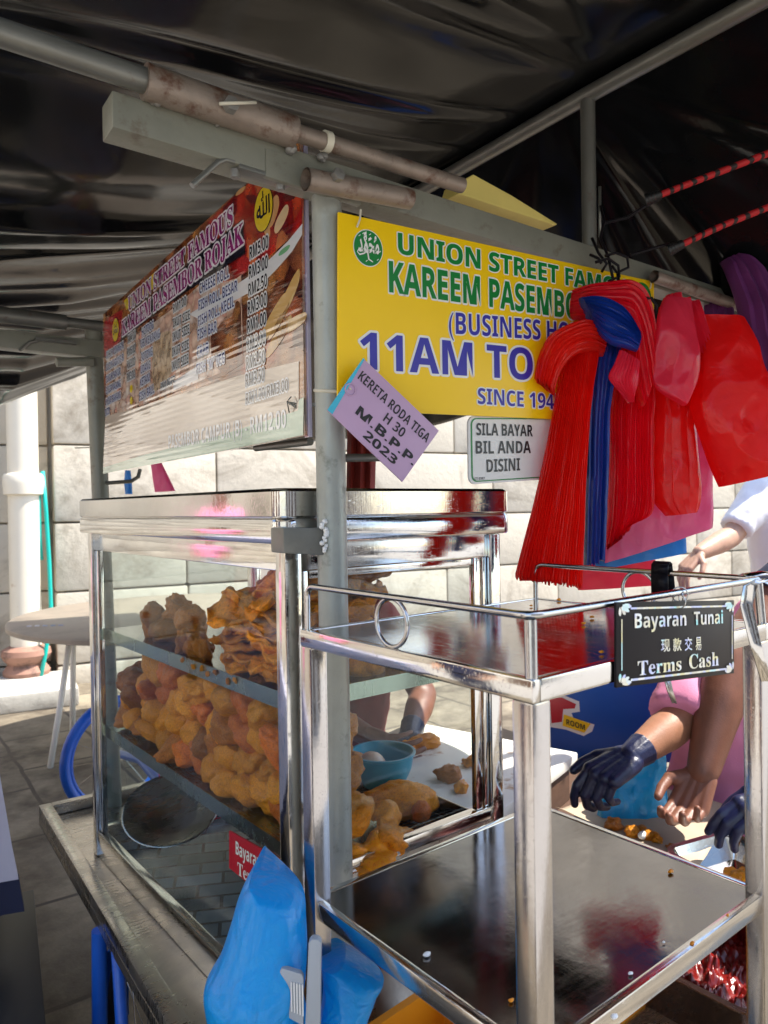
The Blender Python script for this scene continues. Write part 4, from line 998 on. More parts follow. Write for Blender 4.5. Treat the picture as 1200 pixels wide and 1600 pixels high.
for k, (s, a, b, d) in enumerate((('HOTDOG', (350, 760), (402, 724), 13), ('UBI KENTANG', (345, 812), (430, 764), 13), ('SOTONG', (347, 873), (398, 843), 13), ('UDANG', (345, 928), (388, 902), 13), ('KETAM', (343, 985), (385, 958), 13), ('FISH BALL', (340, 1047), (405, 1010), 13),
    ('CUCUR UDANG-K', (190, 862), (268, 812), 11), ('CUCUR UDANG-B', (190, 915), (268, 868), 11), ('CUCUR SAYUR', (189, 968), (255, 928), 11), ('CUCUR KACANG', (189, 1018), (255, 984), 11), ('CUCUR BAWANG', (188, 1070), (255, 1034), 11), ('CUCUR', (186, 1116), (206, 1104), 11))):
    mtext(s, zz(*a), zz(*b), capm(zz(*a), d), 'p_navy', .0, .11)
mtext('PASEMBOR CAMPUR (B) - RM12.00', zz(470, 1262), zz(995, 1165), capm(zz(470, 1262), 21), 'p_label', .0)
for c, rx_, ry_ in ((zz(893, 192), 14.5, 34), (zz(232, 730), 5, 18)):
    cc = mq_(*c); e1 = V3(0, (mq_(c[0]+rx_, c[1]).y-cc.y), 0); e2 = V3(0, 0, (mq_(c[0], c[1]-ry_)-cc).z)
    lay.setdefault(('p_black', 'e%d' % rx_), MB()).poly(disc(V3(MX-.0013, cc.y, cc.z), MN, e1*1.06, e2*1.05))
    lay.setdefault(('p_yellow', 'e%d' % rx_), MB()).poly(disc(V3(MX-.0016, cc.y, cc.z), MN, e1, e2))
    k0 = V3(MX, cc.y, cc.z)
    write(lay.setdefault(('p_black', 'c%d' % rx_), MB()), '\uFDF2' if rx_ > 10 else '\uFDF4', k0-e1*.72-e2*.35, k0+e1*.72-e2*.35, e2.z*.85, Z, MN, .02, .0019)
for u, v in ((zz(303, 993)), (zz(303, 1045))):
    c = mq_(u, v); lay.setdefault(('p_yellow', u+v), MB()).poly(disc(V3(MX-.0017, c.y, c.z), MN, V3(0, -.012, 0), V3(0, 0, .010)))
NMB = {'p_magenta': 'title_lettering', 'p_navy': 'item_lettering', 'p_label': 'label_backing', 'p_black': 'price_lettering'}
for (mt, kk_), mb in lay.items(): mb.build('emblem' if isinstance(kk_, str) else NMB.get(mt, 'printed_picture'), mt, menu, fixn=False)
tw_ = MB(); c = mq_(458, 632)
for k in range(3): tw_.tube([c+V3(-.004, .006-k*.004, .012*(k-1)), c+V3(-.010, .001, .004), c+V3(.0, -.012, -.004*k), V3(.0, .0, c.z-.004)], .0012, 6)
tag(tw_.build('wire_tie', 'galv', smooth=True), 'twisted wire tying the menu board to the front post', 'wire')
# lilac licence tag on the post
TG = V3(0, -.056, 0); tn = V3(-.12, -1, 0).normalized(); tq = lambda u, v: onp(u, v, TG, tn)
A, B_, C_, D_ = tq(568, 560), tq(686, 673), tq(629, 753), tq(512, 641)
tgt = thing('licence_tag', C_, 'lilac licence tag with black lettering tied askew to the front post', 'sign')
MB().poly([D_, C_, B_, A], -tn, .003).build('plate', 'lilac', tgt, bev=.0006)
e1 = (B_-A); e2 = (D_-A); u1, u2 = e1.normalized(), e2.normalized()
MB().poly([D_-u1*.0008, D_+u1*.009+tn*.0003, A+u1*.002-u2*.0+tn*.0003, A-u1*.0008], tn, .0005).build('bare_edge', 'cyan_edge', tgt)
tl_ = MB(); upv = -u2
def gtext(s, fx0, fx1, fy, cap, bold):
    p0 = A+e1*fx0+e2*fy; p1 = A+e1*fx1+e2*fy
    write(tl_, s, p0, p1, e2.length*cap, upv, tn, bold, .0008)
gtext('KERETA RODA TIGA', .055, .955, .31, .155, -.006)
gtext('H 30', .47, .72, .53, .155, -.006)
gtext('M.B.P.P.', .22, .96, .745, .145, .012)
gtext('2023', .40, .80, .945, .135, .01)
tl_.build('lettering', 'ink_black', tgt, fixn=False)
eye = MB(); ec = A+e1*.06+e2*.52
n = 24
eye.tube([ec+tn*.0012+(u1*math.cos(2*math.pi*k/n)+u2*math.sin(2*math.pi*k/n))*.0085 for k in range(n+1)], .0011, 8, caps=False)
eye.build('eyelet', 'lilac', tgt, smooth=True)
zt_ = MB(); pzc = PY(518, 612, 0); zt_.tube([pzc+V3(.025*math.cos(t), .025*math.sin(t), .004*math.sin(t)) for t in [R(20+k*15) for k in range(22)]], .0030, 8)
zt_.tube([pzc+V3(0, -.025, 0), (pzc+ec)/2+V3(0, -.022, .004), ec+tn*.002, ec-tn*.006], .0018, 8)
tag(zt_.build('cable_tie', 'nylon', smooth=True), 'pale nylon tie looped round the front post holding the lilac tag', 'cable tie')
# white "pay here" sign under the yellow one
PY_ = -.0245; pq = lambda u, v: PY(u, v, PY_)
ps = thing('payment_sign', pq(800, 757), 'white payment sign with black lettering and a green right end, below the yellow sign', 'sign')
o_, ex0 = pq(733, 757), pq(925, 744)-pq(733, 757); ey0 = V3(0, 0, (pq(733, 650)-pq(733, 757)).z)
MB().poly(rrect(o_, ex0, ey0, .014), V3(0, 1, 0), .004).build('panel', 'white', ps, bev=.0005)
gm = MB()
gm.add([p+YN*.0004 for p in rrect(o_+ex0*.015+ey0*.03, ex0*.97, ey0*.94, .012)]+[p+YN*.0004 for p in rrect(o_+ex0*.027+ey0*.048, ex0*.946, ey0*.904, .010)], [(i, (i+1) % 24, 24+(i+1) % 24, 24+i) for i in range(24)])
cv = [(.985, .05), (.60, .05), (.66, .12), (.70, .3), (.69, .6), (.72, .85), (.80, .95), (.985, .95)]
gm.poly([o_+ex0*a+ey0*b+YN*.0007 for a, b in cv]); gm.build('green_print', 'ink_green_dark' if 'ink_green_dark' in MT else 'ink_green', ps, fixn=False)
pl_ = MB()
for s, l, r, t in (('SILA BAYAR', (744, 680), (832, 682), (744, 661)), ('BIL ANDA', (743, 709), (829, 708), (743, 689)), ('DISINI', (760, 738), (812, 735), (760, 718))):
    write(pl_, s, pq(*l), pq(*r), (pq(*t)-pq(*l)).z, Z, YN, .002, .0010)
write(pl_, 'CT 0387', pq(741, 750), pq(757, 749), .004, Z, YN, .0, .0010)
pl_.build('lettering', 'ink_black', ps, fixn=False)
MB().poly(disc(pq(860, 697)+YN*.0011, YN, V3(.022, 0, 0), V3(0, 0, .026))).build('round_print', 'ink_white', ps, fixn=False)
# black cash sign hanging on the trolley rail
kp, kn = tfr(0, TY0-.004, 0), tfr(0, -1, 0); kq = lambda u, v: onp(u, v, kp, kn)
ks = thing('cash_sign', kq(1055, 1065), 'black cash sign with iridescent lettering hanging from the trolley rail', 'sign')
K = [kq(963, 1075), kq(1147, 1052), kq(1147, 938), kq(963, 941)]
MB().poly(K, -kn, .003).build('panel', 'blackgloss', ks, bev=.0005)
hm = MB(); kx, ky = K[1]-K[0], (K[3]-K[0]); kz = K[2]-K[1]
kk = lambda a, b: K[0]+kx*a+(ky*(1-a)+kz*a)*b+kn*.0006
for (a, b), (c, d), wd in (((.10, .075), (.92, .075), .0016), ((.10, .925), (.92, .925), .0014), ((.035, .2), (.035, .8), .0012), ((.975, .2), (.975, .8), .0011)):
    stroke(hm, [kk(a, b), kk(c, d)], wd*.75, kn, .0002)
for cx_, cy_, sx_, sy_ in ((.02, .03, 1, 1), (.985, .03, -1, 1), (.02, .97, 1, -1), (.985, .97, -1, -1)):
    for an in (10, 38, 62, 88):
        dx, dy = math.cos(R(an))*sx_, math.sin(R(an))*sy_
        for l0, l1 in ((.02, .085),):
            pts = [kk(cx_+dx*(l0+(l1-l0)*t), cy_+dy*(l0+(l1-l0)*t)*1.55) for t in (0, .35, .7, 1)]
            stroke(hm, pts, [.0004, .0022, .0026, .0008], kn, .0002)
km = lambda u, v: kq(u, v)
zk = lambda x, y: (960+x/6, 930+y/6)
def ktext(s, l, r, dv, bold, font=sans):
    p0 = kq(*zk(*l)); write(hm, s, p0, kq(*zk(*r)), (kq(zk(*l)[0], zk(*l)[1]-dv/6)-p0).z, Z, kn, bold, .0009, font=font)
ktext('Bayaran', (185, 308), (668, 283), 138, .0); ktext('Tunai', (740, 280), (1012, 263), 126, .0)
ktext('现', (432, 520), (514, 515), 95, .012); ktext('款', (545, 514), (622, 509), 95, .012); ktext('交', (655, 508), (722, 503), 95, .012); ktext('易', (755, 505), (808, 500), 100, .012)
ktext('Terms', (214, 752), (622, 700), 140, .004, serifb); ktext('Cash', (695, 690), (972, 655), 140, .004, serifb)
hm.build('lettering', 'holo', ks, fixn=False)
wr = MB(); hc = kq(1061, 948); rlp = onp(1062, 925, tfr(0, TY0+i_, 0), tfr(0, 1, 0))
n = 20
for c_, r_, ax in ((hc+V3(0, 0, .006), .008, tfr(1, 0, 0)), (rlp+V3(0, 0, -.003), .009, tfr(.8, .6, 0)), (rlp+V3(.002, 0, -.006), .008, tfr(.7, -.7, 0))):
    v_ = ax.cross(Z).normalized(); wr.tube([c_+(v_*math.cos(2*math.pi*k/n)+Z*math.sin(2*math.pi*k/n))*r_ for k in range(n+1)], .0008, 6, caps=False)
tag(wr.build('wire_ring', 'steel_rail', smooth=True), 'small wire rings hooking the black cash sign to the rail', 'wire')
# binder clip on the far rail
cb = PZ(1034, 888, ZRL); cb = onp(1034, 886, tfr(TX1-i_, 0, 0), tfr(1, 0, 0))
bc = MB(); dy_ = tfr(0, 1, 0); dx_ = tfr(1, 0, 0)
prof = [(-.007, -.040), (-.0075, -.01), (-.006, .004), (0, .008), (.006, .004), (.009, -.01), (.013, -.040)]
for s_ in range(len(prof)-1):
    a, b = prof[s_], prof[s_+1]
    bc.add([cb+dx_*a[0]+Z*a[1]-dy_*.014, cb+dx_*b[0]+Z*b[1]-dy_*.014, cb+dx_*b[0]+Z*b[1]+dy_*.014, cb+dx_*a[0]+Z*a[1]+dy_*.014], [(0, 1, 2, 3)])
bo = bc.build('binder_clip', 'blackgloss', smooth='auto'); sm = bo.modifiers.new('t', 'SOLIDIFY'); sm.thickness = .0012
tag(bo, 'wide black clip gripping the far rail of the trolley', 'clip')
# tongs hanging over the rail at the right
tk = MB(); 
def strap(mb, pts, w0, w1, ax):
    pts = [Vector(p) for p in pts]; ax = Vector(ax); m = len(pts)-1
    mb.grid([[p-ax*(w0+(w1-w0)*i/m)/2+ax.cross((pts[min(i+1, m)]-pts[max(i-1, 0)]).normalized())*0, p+ax.cross(pts[min(i+1, m)]-pts[max(i-1, 0)]).normalized()*.003, p+ax*(w0+(w1-w0)*i/m)/2] for i, p in enumerate(pts)])
da = .845
strap(tk, [P(1192, 905, da), P(1172, 915, da), P(1166, 945, da), P(1180, 1005, da), P(1197, 1065, da)], .018, .012, RT)
strap(tk, [P(1195, 905, da+.02), P(1215, 915, da+.02), P(1212, 960, da+.02), P(1222, 1010, da+.02), P(1226, 1060, da+.02)], .020, .012, RT)
strap(tk, [P(1160, 900, da+.01), P(1190, 896, da+.012), P(1225, 900, da+.02)], .022, .022, (RT.cross(UP))*1)
to_ = tk.build('serving_tongs', 'steel', smooth=True); sm = to_.modifiers.new('t', 'SOLIDIFY'); sm.thickness = .0012
tag(to_, 'steel serving tongs hooked over the right end of the trolley rail', 'tongs')
tk = MB(); strap(tk, [P(1040, 1050, 1.2), P(1047, 1080, 1.2), P(1054, 1099, 1.2)], .012, .008, RT); strap(tk, [P(1040, 1050, 1.2), P(1030, 990, 1.2), P(1025, 940, 1.22)], .012, .012, RT)
t2 = tk.build('serving_tongs', 'steel_dull', smooth=True); sm = t2.modifiers.new('t', 'SOLIDIFY'); sm.thickness = .002
tag(t2, 'serrated tongs tip showing below the black cash sign', 'tongs')
# spectacles-like bent rod of the second rail end is part of the trolley's guard rail

# ================================================================== bags, cloths, cords
def loft(rows, th=.03, pleats=0, amp=.004, crease=.004, seed=1, nx=None, sub=6, cs=14, jag=0):
    """rows: (uL, vL, uR, vR, depth).  A flattened closed body, pleated on its front, through the rows."""
    nx = nx or max(24, pleats*6); pts = [[P(r[0], r[1], r[4]), P(r[2], r[3], r[4])] for r in rows]
    # smooth interpolation of the rows
    fine = []
    for i in range(len(pts)-1):
        for k in range(sub):
            t = k/sub; a, b = pts[i], pts[i+1]
            p0 = pts[max(i-1, 0)]; p3 = pts[min(i+2, len(pts)-1)]
            row = []
            for j in (0, 1):
                q0, q1, q2, q3 = p0[j], a[j], b[j], p3[j]
                row.append(.5*((2*q1)+(q2-q0)*t+(2*q0-5*q1+4*q2-q3)*t*t+(3*q1-q0-3*q2+q3)*t**3))
            fine.append(row)
    fine.append(pts[-1])
    mb = MB(); so_ = Vector((seed*3.7, seed*1.9, seed*5.1)); rings = []; rnd = random.Random(seed)
    ph = [rnd.uniform(-.35, .35) for _ in range(pleats+2)]; aj = [rnd.uniform(.4, 1.2) for _ in range(pleats+2)]
    N = len(fine)
    for i, (L, Rr) in enumerate(fine):
        ring_ = []; wdv = Rr-L; wl = max(wdv.length, 1e-4)
        s_ = i/(N-1)
        for j in range(nx+1):
            t = j/nx; p = L+wdv*t
            e = math.sqrt(max(0, 1-(2*t-1)**2))
            zf = th*.5*e
            if pleats:
                k = t*pleats; kk_ = int(min(k, pleats-1)); fr_ = k-kk_
                tri = 1-abs(2*((fr_+ph[kk_]*.25*math.sin(s_*5+kk_)) % 1)-1)
                zf += amp*aj[kk_]*(tri-.5)*min(1, e*2)
            nn = noise.noise(p*cs+so_)+.5*noise.noise(p*cs*2.3+so_); rd = 1-abs(noise.noise(p*cs*1.2+so_*2))*2
            rd2 = 1-2*abs(noise.noise(Vector((p.x, p.y, p.z*.6))*cs*2.6+so_*3))
            zf += crease*(nn+.6*rd+.45*rd2)*min(1, e*2.5)
            if jag and i == N-1: p = p-UP*jag*rnd.uniform(0, 1)
            ring_.append(p-FW*zf)
        for j in range(nx-1, 0, -2):
            t = j/nx; p = L+wdv*t; e = math.sqrt(max(0, 1-(2*t-1)**2)); ring_.append(p+FW*(th*.5*e))
        rings.append(ring_)
    m = len(rings[0]); o = 0; mb.v = [p for r in rings for p in r]
    for i in range(N-1):
        for k in range(m): mb.f.append((i*m+k, i*m+(k+1) % m, (i+1)*m+(k+1) % m, (i+1)*m+k))
    mb.f.append(tuple(reversed(range(m)))); mb.f.append(tuple((N-1)*m+k for k in range(m)))
    return mb
GB = 'plastic bags hanging from the roof beam'
def bag(name, mat, label, rows, **kw):
    b = loft(rows, **kw).build(name, mat, smooth='auto'); 
    return tag(b, label, 'plastic bag', GB)
d0 = 1.42
bag('bag_bundle', 'salmon' if 'salmon' in MT else 'rose', 'salmon red bags hanging lowest, behind the trolley rail', [(905, 862, 1020, 860, 1.60), (905, 890, 1026, 885, 1.60), (903, 922, 1028, 914, 1.60)], th=.02, crease=.004, seed=21)
bag('bag_bundle', 'bluefilm', 'light blue bags peeping out below the pink ones', [(960, 838, 1068, 820, 1.57), (940, 868, 1072, 842, 1.57), (925, 892, 1073, 864, 1.57)], th=.02, crease=.003, seed=22)
bag('bag_bundle', 'pink', 'pink bags behind the red ones, their hems showing below', [(1000, 560, 1105, 540, 1.54), (985, 700, 1112, 700, 1.54), (960, 800, 1114, 770, 1.54), (947, 845, 1114, 800, 1.54), (945, 880, 1113, 823, 1.54)], th=.03, pleats=5, amp=.005, crease=.010, seed=23, cs=8, nx=60, sub=12)
bag('bag_bundle', 'crimson', 'dark crimson bags in the middle with tight vertical pleats', [(962, 470, 1012, 470, d0+.04), (958, 540, 1018, 530, d0+.03), (953, 620, 1021, 620, d0+.03), (949, 720, 1020, 720, d0+.03), (946, 800, 1018, 800, d0+.03), (944, 852, 985, 812, d0+.03)], th=.05, pleats=17, amp=.007, crease=.009, seed=24, cs=8, sub=12, jag=.012)
bag('bag_bundle', 'red', 'smooth red bags with a layered fan of hems at the bottom', [(1030, 480, 1075, 470, d0+.05), (1022, 560, 1082, 560, d0+.05), (1020, 650, 1085, 650, d0+.04), (1019, 720, 1090, 720, d0+.04), (1018, 775, 1094, 778, d0+.04), (1040, 806, 1088, 800, d0+.04)], th=.05, pleats=3, amp=.006, crease=.013, seed=25, cs=7, nx=60, sub=12)
bag('bag_bundle', 'rose', 'crinkled crimson fan of bag tops beside the large right bag', [(1058, 478, 1090, 470, d0+.02), (1068, 500, 1098, 490, d0+.0), (1078, 540, 1110, 535, d0), (1088, 582, 1112, 570, d0)], th=.03, pleats=7, amp=.010, crease=.002, seed=26, jag=.012)
bag('plastic_bag', 'red', 'large flat red bag hanging furthest right, its side bulging', [(1082, 497, 1160, 500, d0+.03), (1084, 530, 1178, 540, d0+.02), (1082, 600, 1205, 610, d0+.0), (1080, 640, 1222, 660, d0-.01), (1096, 690, 1232, 700, d0-.01), (1110, 730, 1234, 722, d0), (1124, 761, 1232, 733, d0+.01)], th=.07, crease=.020, seed=27, cs=5.5, nx=110, sub=18)
bag('plastic_bag', 'rose', 'folded red bag corner turned outwards in the middle of the bundles', [(1036, 466, 1080, 468, d0-.02), (1026, 500, 1088, 520, d0-.04), (1021, 560, 1093, 580, d0-.05), (1024, 605, 1078, 622, d0-.05), (1060, 628, 1070, 634, d0-.05)], th=.02, crease=.012, seed=28, cs=8, nx=60, sub=12)
bag('bag_bundle', 'navy', 'navy blue bags hanging straight between the red bundles', [(930, 530, 972, 530, d0), (922, 560, 968, 560, d0-.02), (917, 640, 954, 640, d0-.02), (914, 760, 950, 760, d0-.02), (911, 882, 944, 868, d0-.02)], th=.035, pleats=6, amp=.006, crease=.004, seed=29, jag=.010)
bag('bag_bundle', 'scarlet', 'long scarlet bags at the left, pleated and flared at the bottom', [(888, 520, 940, 528, d0-.03), (880, 560, 934, 560, d0-.05), (868, 620, 924, 620, d0-.06), (853, 700, 918, 700, d0-.07), (835, 780, 914, 780, d0-.07), (817, 850, 912, 855, d0-.075), (805, 896, 910, 912, d0-.08)], th=.055, pleats=21, amp=.0075, crease=.008, seed=30, cs=8, sub=12, jag=.012)
bag('bag_bundle', 'scarlet', 'scarlet loop of bag tops folded over to the left', [(945, 512, 940, 560, d0-.03), (915, 500, 918, 552, d0-.07), (885, 508, 898, 556, d0-.09), (858, 525, 882, 572, d0-.09), (842, 555, 872, 592, d0-.08), (833, 590, 866, 614, d0-.07)], th=.045, pleats=8, amp=.007, crease=.006, seed=31, jag=.012)
bag('bag_bundle', 'crimson', 'crimson bags draped highest over the wire hook', [(890, 455, 884, 500, d0+.0), (915, 446, 905, 500, d0-.03), (950, 440, 945, 505, d0-.05), (985, 438, 972, 520, d0-.05), (1005, 455, 985, 555, d0-.04), (1020, 500, 990, 600, d0-.03), (1024, 560, 1000, 640, d0-.02)], th=.05, pleats=8, amp=.007, crease=.008, seed=32, cs=8)
bag('bag_bundle', 'navy', 'navy blue bag tops folded across the front of the bundles', [(905, 466, 920, 500, d0-.06), (930, 462, 938, 525, d0-.085), (955, 468, 956, 540, d0-.09), (980, 488, 974, 544, d0-.09), (998, 520, 994, 550, d0-.08)], th=.03, pleats=9, amp=.010, crease=.003, seed=33)
bag('bag_bundle', 'rose', 'small pleated pink red fan turned out below the navy folds', [(968, 547, 1000, 566, d0-.085), (960, 568, 999, 580, d0-.095), (951, 590, 997, 600, d0-.095), (968, 612, 992, 615, d0-.09), (982, 630, 990, 628, d0-.085)], th=.02, pleats=8, amp=.006, crease=.002, seed=34)
bag('plastic_bag', 'rose', 'pink bag top sticking up behind the red bundles', [(1040, 462, 1064, 458, 1.5), (1038, 480, 1068, 478, 1.5), (1036, 500, 1070, 500, 1.5)], th=.02, pleats=5, amp=.008, crease=.003, seed=35, jag=.01)
# purple cloth over the pipe stubs
pcl = loft([(1128, 408, 1150, 402, 1.62), (1136, 430, 1180, 410, 1.60), (1150, 470, 1200, 440, 1.60), (1160, 530, 1222, 500, 1.60), (1170, 580, 1228, 560, 1.60), (1185, 640, 1232, 640, 1.62)], th=.06, pleats=4, amp=.016, crease=.006, seed=40).build('purple_cloth', 'purple', smooth='auto')
tag(pcl, 'purple cloth draped over the pipe stub at the right end of the beam', 'cloth')
pc2 = loft([(1100, 460, 1146, 472, 1.70), (1100, 490, 1148, 495, 1.70), (1102, 540, 1150, 540, 1.70)], th=.03, pleats=3, amp=.01, crease=.004, seed=41).build('purple_cloth', 'purple', smooth='auto')
tag(pc2, 'smaller purple cloth hanging behind the large red bag', 'cloth')
# strips behind the case
bag('plastic_bag', 'pink', 'bright pink strip of plastic hanging behind the menu board', [(236, 724, 252, 722, 2.6), (238, 745, 262, 742, 2.6), (242, 769, 274, 767, 2.6)], th=.02, crease=.006, seed=42)
dcl = loft([(543, 650, 590, 650, 1.9), (542, 700, 588, 700, 1.9), (541, 768, 586, 768, 1.9)], th=.05, pleats=3, amp=.02, crease=.006, seed=43).build('dark_red_cloth', 'darkred', smooth='auto')
tag(dcl, 'dark red cloth hanging behind the post above the case lid', 'cloth')
bbag = loft([(196, 735, 204, 735, 2.9), (194, 752, 206, 752, 2.9), (196, 772, 207, 772, 2.9)], th=.02, crease=.004, seed=44).build('plastic_bag', 'bluefilm', smooth='auto')
tag(bbag, 'thin blue plastic strip hanging behind the rear post', 'plastic bag')
# bright blue bag and its grey clip at the foot of the trolley
dB = .985
blue = loft([(398, 1353, 408, 1352, dB+.02), (384, 1376, 452, 1378, dB), (372, 1405, 474, 1400, dB-.01), (362, 1440, 478, 1440, dB-.02), (345, 1490, 480, 1480, dB-.03), (322, 1535, 478, 1520, dB-.04), (328, 1580, 476, 1570, dB-.04), (330, 1640, 500, 1640, dB-.04)], th=.12, crease=.010, seed=50, cs=5.5, nx=120, sub=18)
blo = blue.build('blue_bag', 'sky', smooth='auto'); tag(blo, 'crumpled bright blue plastic bag bulging at the foot of the left trolley leg', 'plastic bag')
bl2 = loft([(500, 1490, 540, 1487, dB+.03), (502, 1500, 597, 1524, dB+.02), (505, 1540, 590, 1550, dB+.01), (500, 1590, 574, 1592, dB), (495, 1650, 560, 1650, dB)], th=.07, crease=.008, seed=51, cs=6, nx=80, sub=16).build('blue_bag', 'sky', smooth='auto')
tag(bl2, 'smaller bright blue plastic bag with open folds right of the grey clip', 'plastic bag')
gcl = thing('grey_clip', P(470, 1640, .90), 'grey plastic clip with ridges pinning the blue bags', 'clip')
dG = .90
def slabpx(pts, d, th): return MB().poly([P(u, v, d) for u, v in pts], FW, th)
gbar = slabpx([(475, 1640), (500, 1640), (502, 1474), (497, 1468), (487, 1468), (482, 1474)], dG, .012); gbar.build('bar', 'grey_clip', gcl, bev=.002)
gb = slabpx([(440, 1585), (474, 1604), (474, 1528), (470, 1522), (440, 1513), (437, 1518)], dG, .009).build('plate', 'grey_clip', gcl, bev=.0015)
rg = MB()
for k in range(5): rg.bar(P(455+k*4.4, 1534+k*1.2, dG-.0012), P(456+k*4.4, 1580+k*1.8, dG-.0012), .0014, .0022, -FW)
rg.build('ridge', 'white', gb)
# yellow foam pad on the beam
fm = MB(); yf = .022
fp = [PY(716, 302, yf), PY(722, 282, yf), PY(740, 272, yf), PY(800, 305, yf), PY(872, 350, yf), PY(868, 352, yf)]
fm.poly([p for p in fp], V3(0, 1, 0), .05); tag(fm.build('foam_pad', 'foam', bev=.012, seg=4), 'yellow foam pad lying on the roof beam under the ridge pipe', 'foam pad')
# bungee cords
for k, (pts, hk, lb) in enumerate((([(1012, 312, 1.46), (1100, 278, 1.42), (1210, 236, 1.36)], [(945, 348, 1.47), (980, 340, 1.46), (1008, 322, 1.46)], 'upper red and black bungee cord hooked to the roof strut'),
                                 ([(1048, 390, 1.52), (1130, 352, 1.48), (1215, 318, 1.44)], [(985, 398, 1.5), (1020, 388, 1.51), (1046, 381, 1.52)], 'lower red and black bungee cord ending above the beam'))):
    bo = thing('bungee_cord', P(*pts[0]), lb, 'bungee cord')
    MB().tube([P(*p) for p in pts], .0065, 14).build('cord', 'bungee', bo, smooth='auto')
    a, b = P(*pts[0]), P(*pts[1]); dd = (b-a).normalized()
    cl = MB()
    for j in range(5): cl.tube([a-dd*(.004-j*.006), a+dd*(j*.006+.0015)], .0125-.0008*j, 16)
    cl.build('coil', 'black', bo, smooth='auto')
    MB().tube([P(*p) for p in hk], .0032, 10).build('hook', 'blackgloss', bo, smooth='auto')
wk = MB()
for pts in ([(938, 322, 1.44), (944, 345, 1.43), (938, 372, 1.42), (950, 400, 1.41), (958, 436, 1.40)], [(925, 372, 1.41), (935, 395, 1.40), (948, 412, 1.39), (940, 425, 1.40)], [(930, 410, 1.39), (950, 404, 1.39), (966, 415, 1.39), (968, 432, 1.39), (950, 440, 1.39)],
            [(945, 400, 1.40), (962, 395, 1.40), (980, 402, 1.40), (982, 418, 1.40), (964, 426, 1.40), (956, 415, 1.40)], [(922, 398, 1.40), (935, 404, 1.39), (940, 412, 1.39)], [(965, 428, 1.39), (968, 445, 1.39), (962, 460, 1.39)]):
    wk.tube([P(*p) for p in pts], .0028, 8)
tag(wk.build('wire_hook', 'blackgloss', smooth=True), 'tangled black wire hook holding the bags on the beam', 'hook')
wk = MB().tube([P(1000, 466, 1.36), P(1018, 466, 1.36), P(1026, 478, 1.36), P(1022, 490, 1.37)], .0032, 8)
tag(wk.build('wire_loop', 'blackgloss', smooth=True), 'short black wire loop through the red bag tops', 'hook')

# ================================================================== working side: table, board, tubs
WT = .615
wt = thing('work_table', V3(.85, .33, 0), 'low dark wooden work table beyond the trolley carrying board, tray and tubs', 'table')
MB().box((.46, -.04, WT-.03), (1.25, .95, WT)).build('tabletop', 'wood', wt, bev=.004)
for x, y in ((.54, .0), (1.2, .0), (.54, .9), (1.2, .9)): MB().box((x-.02, y-.02, 0), (x+.02, y+.02, WT-.031)).build('leg', 'wood', wt, bev=.003)
# cutting board on a wooden block
bz = .735
bfr0 = rotz(R(19)); bfr = lambda x, y, z: V3(.50, .185, 0)+bfr0(x, y, z)
bl_ = MB().box((.012, .012, WT), (.47, .50, bz-.03), bfr); tag(bl_.build('wooden_block', 'wood', bev=.004), 'dark wooden block under the white cutting board', 'block')
bd = MB().box((0, 0, bz-.03), (.50, .53, bz), bfr); tag(bd.build('cutting_board', 'board', bev=.006), 'thick white cutting board with brown stains behind the display case', 'cutting board')
for k, (u, v, s_, kd, mt) in enumerate(((662, 1140, .032, 'long', 'fried'), (636, 1150, .026, 'puff', 'fried'), (700, 1190, .028, 'puff', 'fried_d'), (735, 1170, .022, 'rag', 'fried'), (720, 1210, .020, 'rag', 'fried'))):
    snack(kd, k+1, mt, 'fritter', PZ(u, v+20, bz+s_*.5), s_, (.2, .1, k), 'cut fried piece lying on the white cutting board', 'fritter', 'cut pieces on the cutting board')
bc_ = P(598, 1192, 1.70)
bw = thing('turquoise_bowl', bc_+V3(0, 0, -.045), 'turquoise plastic bowl seen through the right window behind the egg', 'bowl')
MB().lathe(bc_, [(.0, -.045), (.05, -.045), (.066, -.01), (.072, .022), (.076, .024), (.076, .028), (.070, .028), (.062, -.006), (.046, -.040), (0, -.040)], 40).build('bowl_body', 'bowl', bw, smooth='auto')
# paper covered tray and food pieces
pp = MB(); pz_ = WT+.035
quad = [PZ(880, 1262, pz_), PZ(985, 1232, pz_), PZ(1130, 1285, pz_), PZ(1085, 1362, pz_)]
pc_ = PZ(1000, 1400, pz_)
gridp = []
A_, B2, C2, D2 = PZ(868, 1268, pz_), PZ(985, 1225, pz_), PZ(1150, 1268, pz_), PZ(1082, 1368, pz_)
for i in range(25):
    row = []
    for j in range(25):
        s_, t_ = i/24, j/24
        p = (A_*(1-s_)+D2*s_)*(1-t_)+(B2*(1-s_)+C2*s_)*t_
        row.append(p+Z*(.004*noise.noise(p*18)+.012*(max(0, abs(t_-.5)*2-.85)/.15)))
    gridp.append(row)
pp.grid(gridp); po = pp.build('paper_sheet', 'paper', smooth=True); sm = po.modifiers.new('t', 'SOLIDIFY'); sm.thickness = .001
tag(po, 'tan paper sheet spread on the work table under the hands', 'paper')
sb_ = MB().box((min(A_.x, D2.x)+.05, D2.y+.06, WT), (max(B2.x, C2.x)-.06, A_.y-.06, pz_-.012)); tag(sb_.build('serving_board', 'wood', bev=.003), 'flat wooden board under the tan paper', 'board')
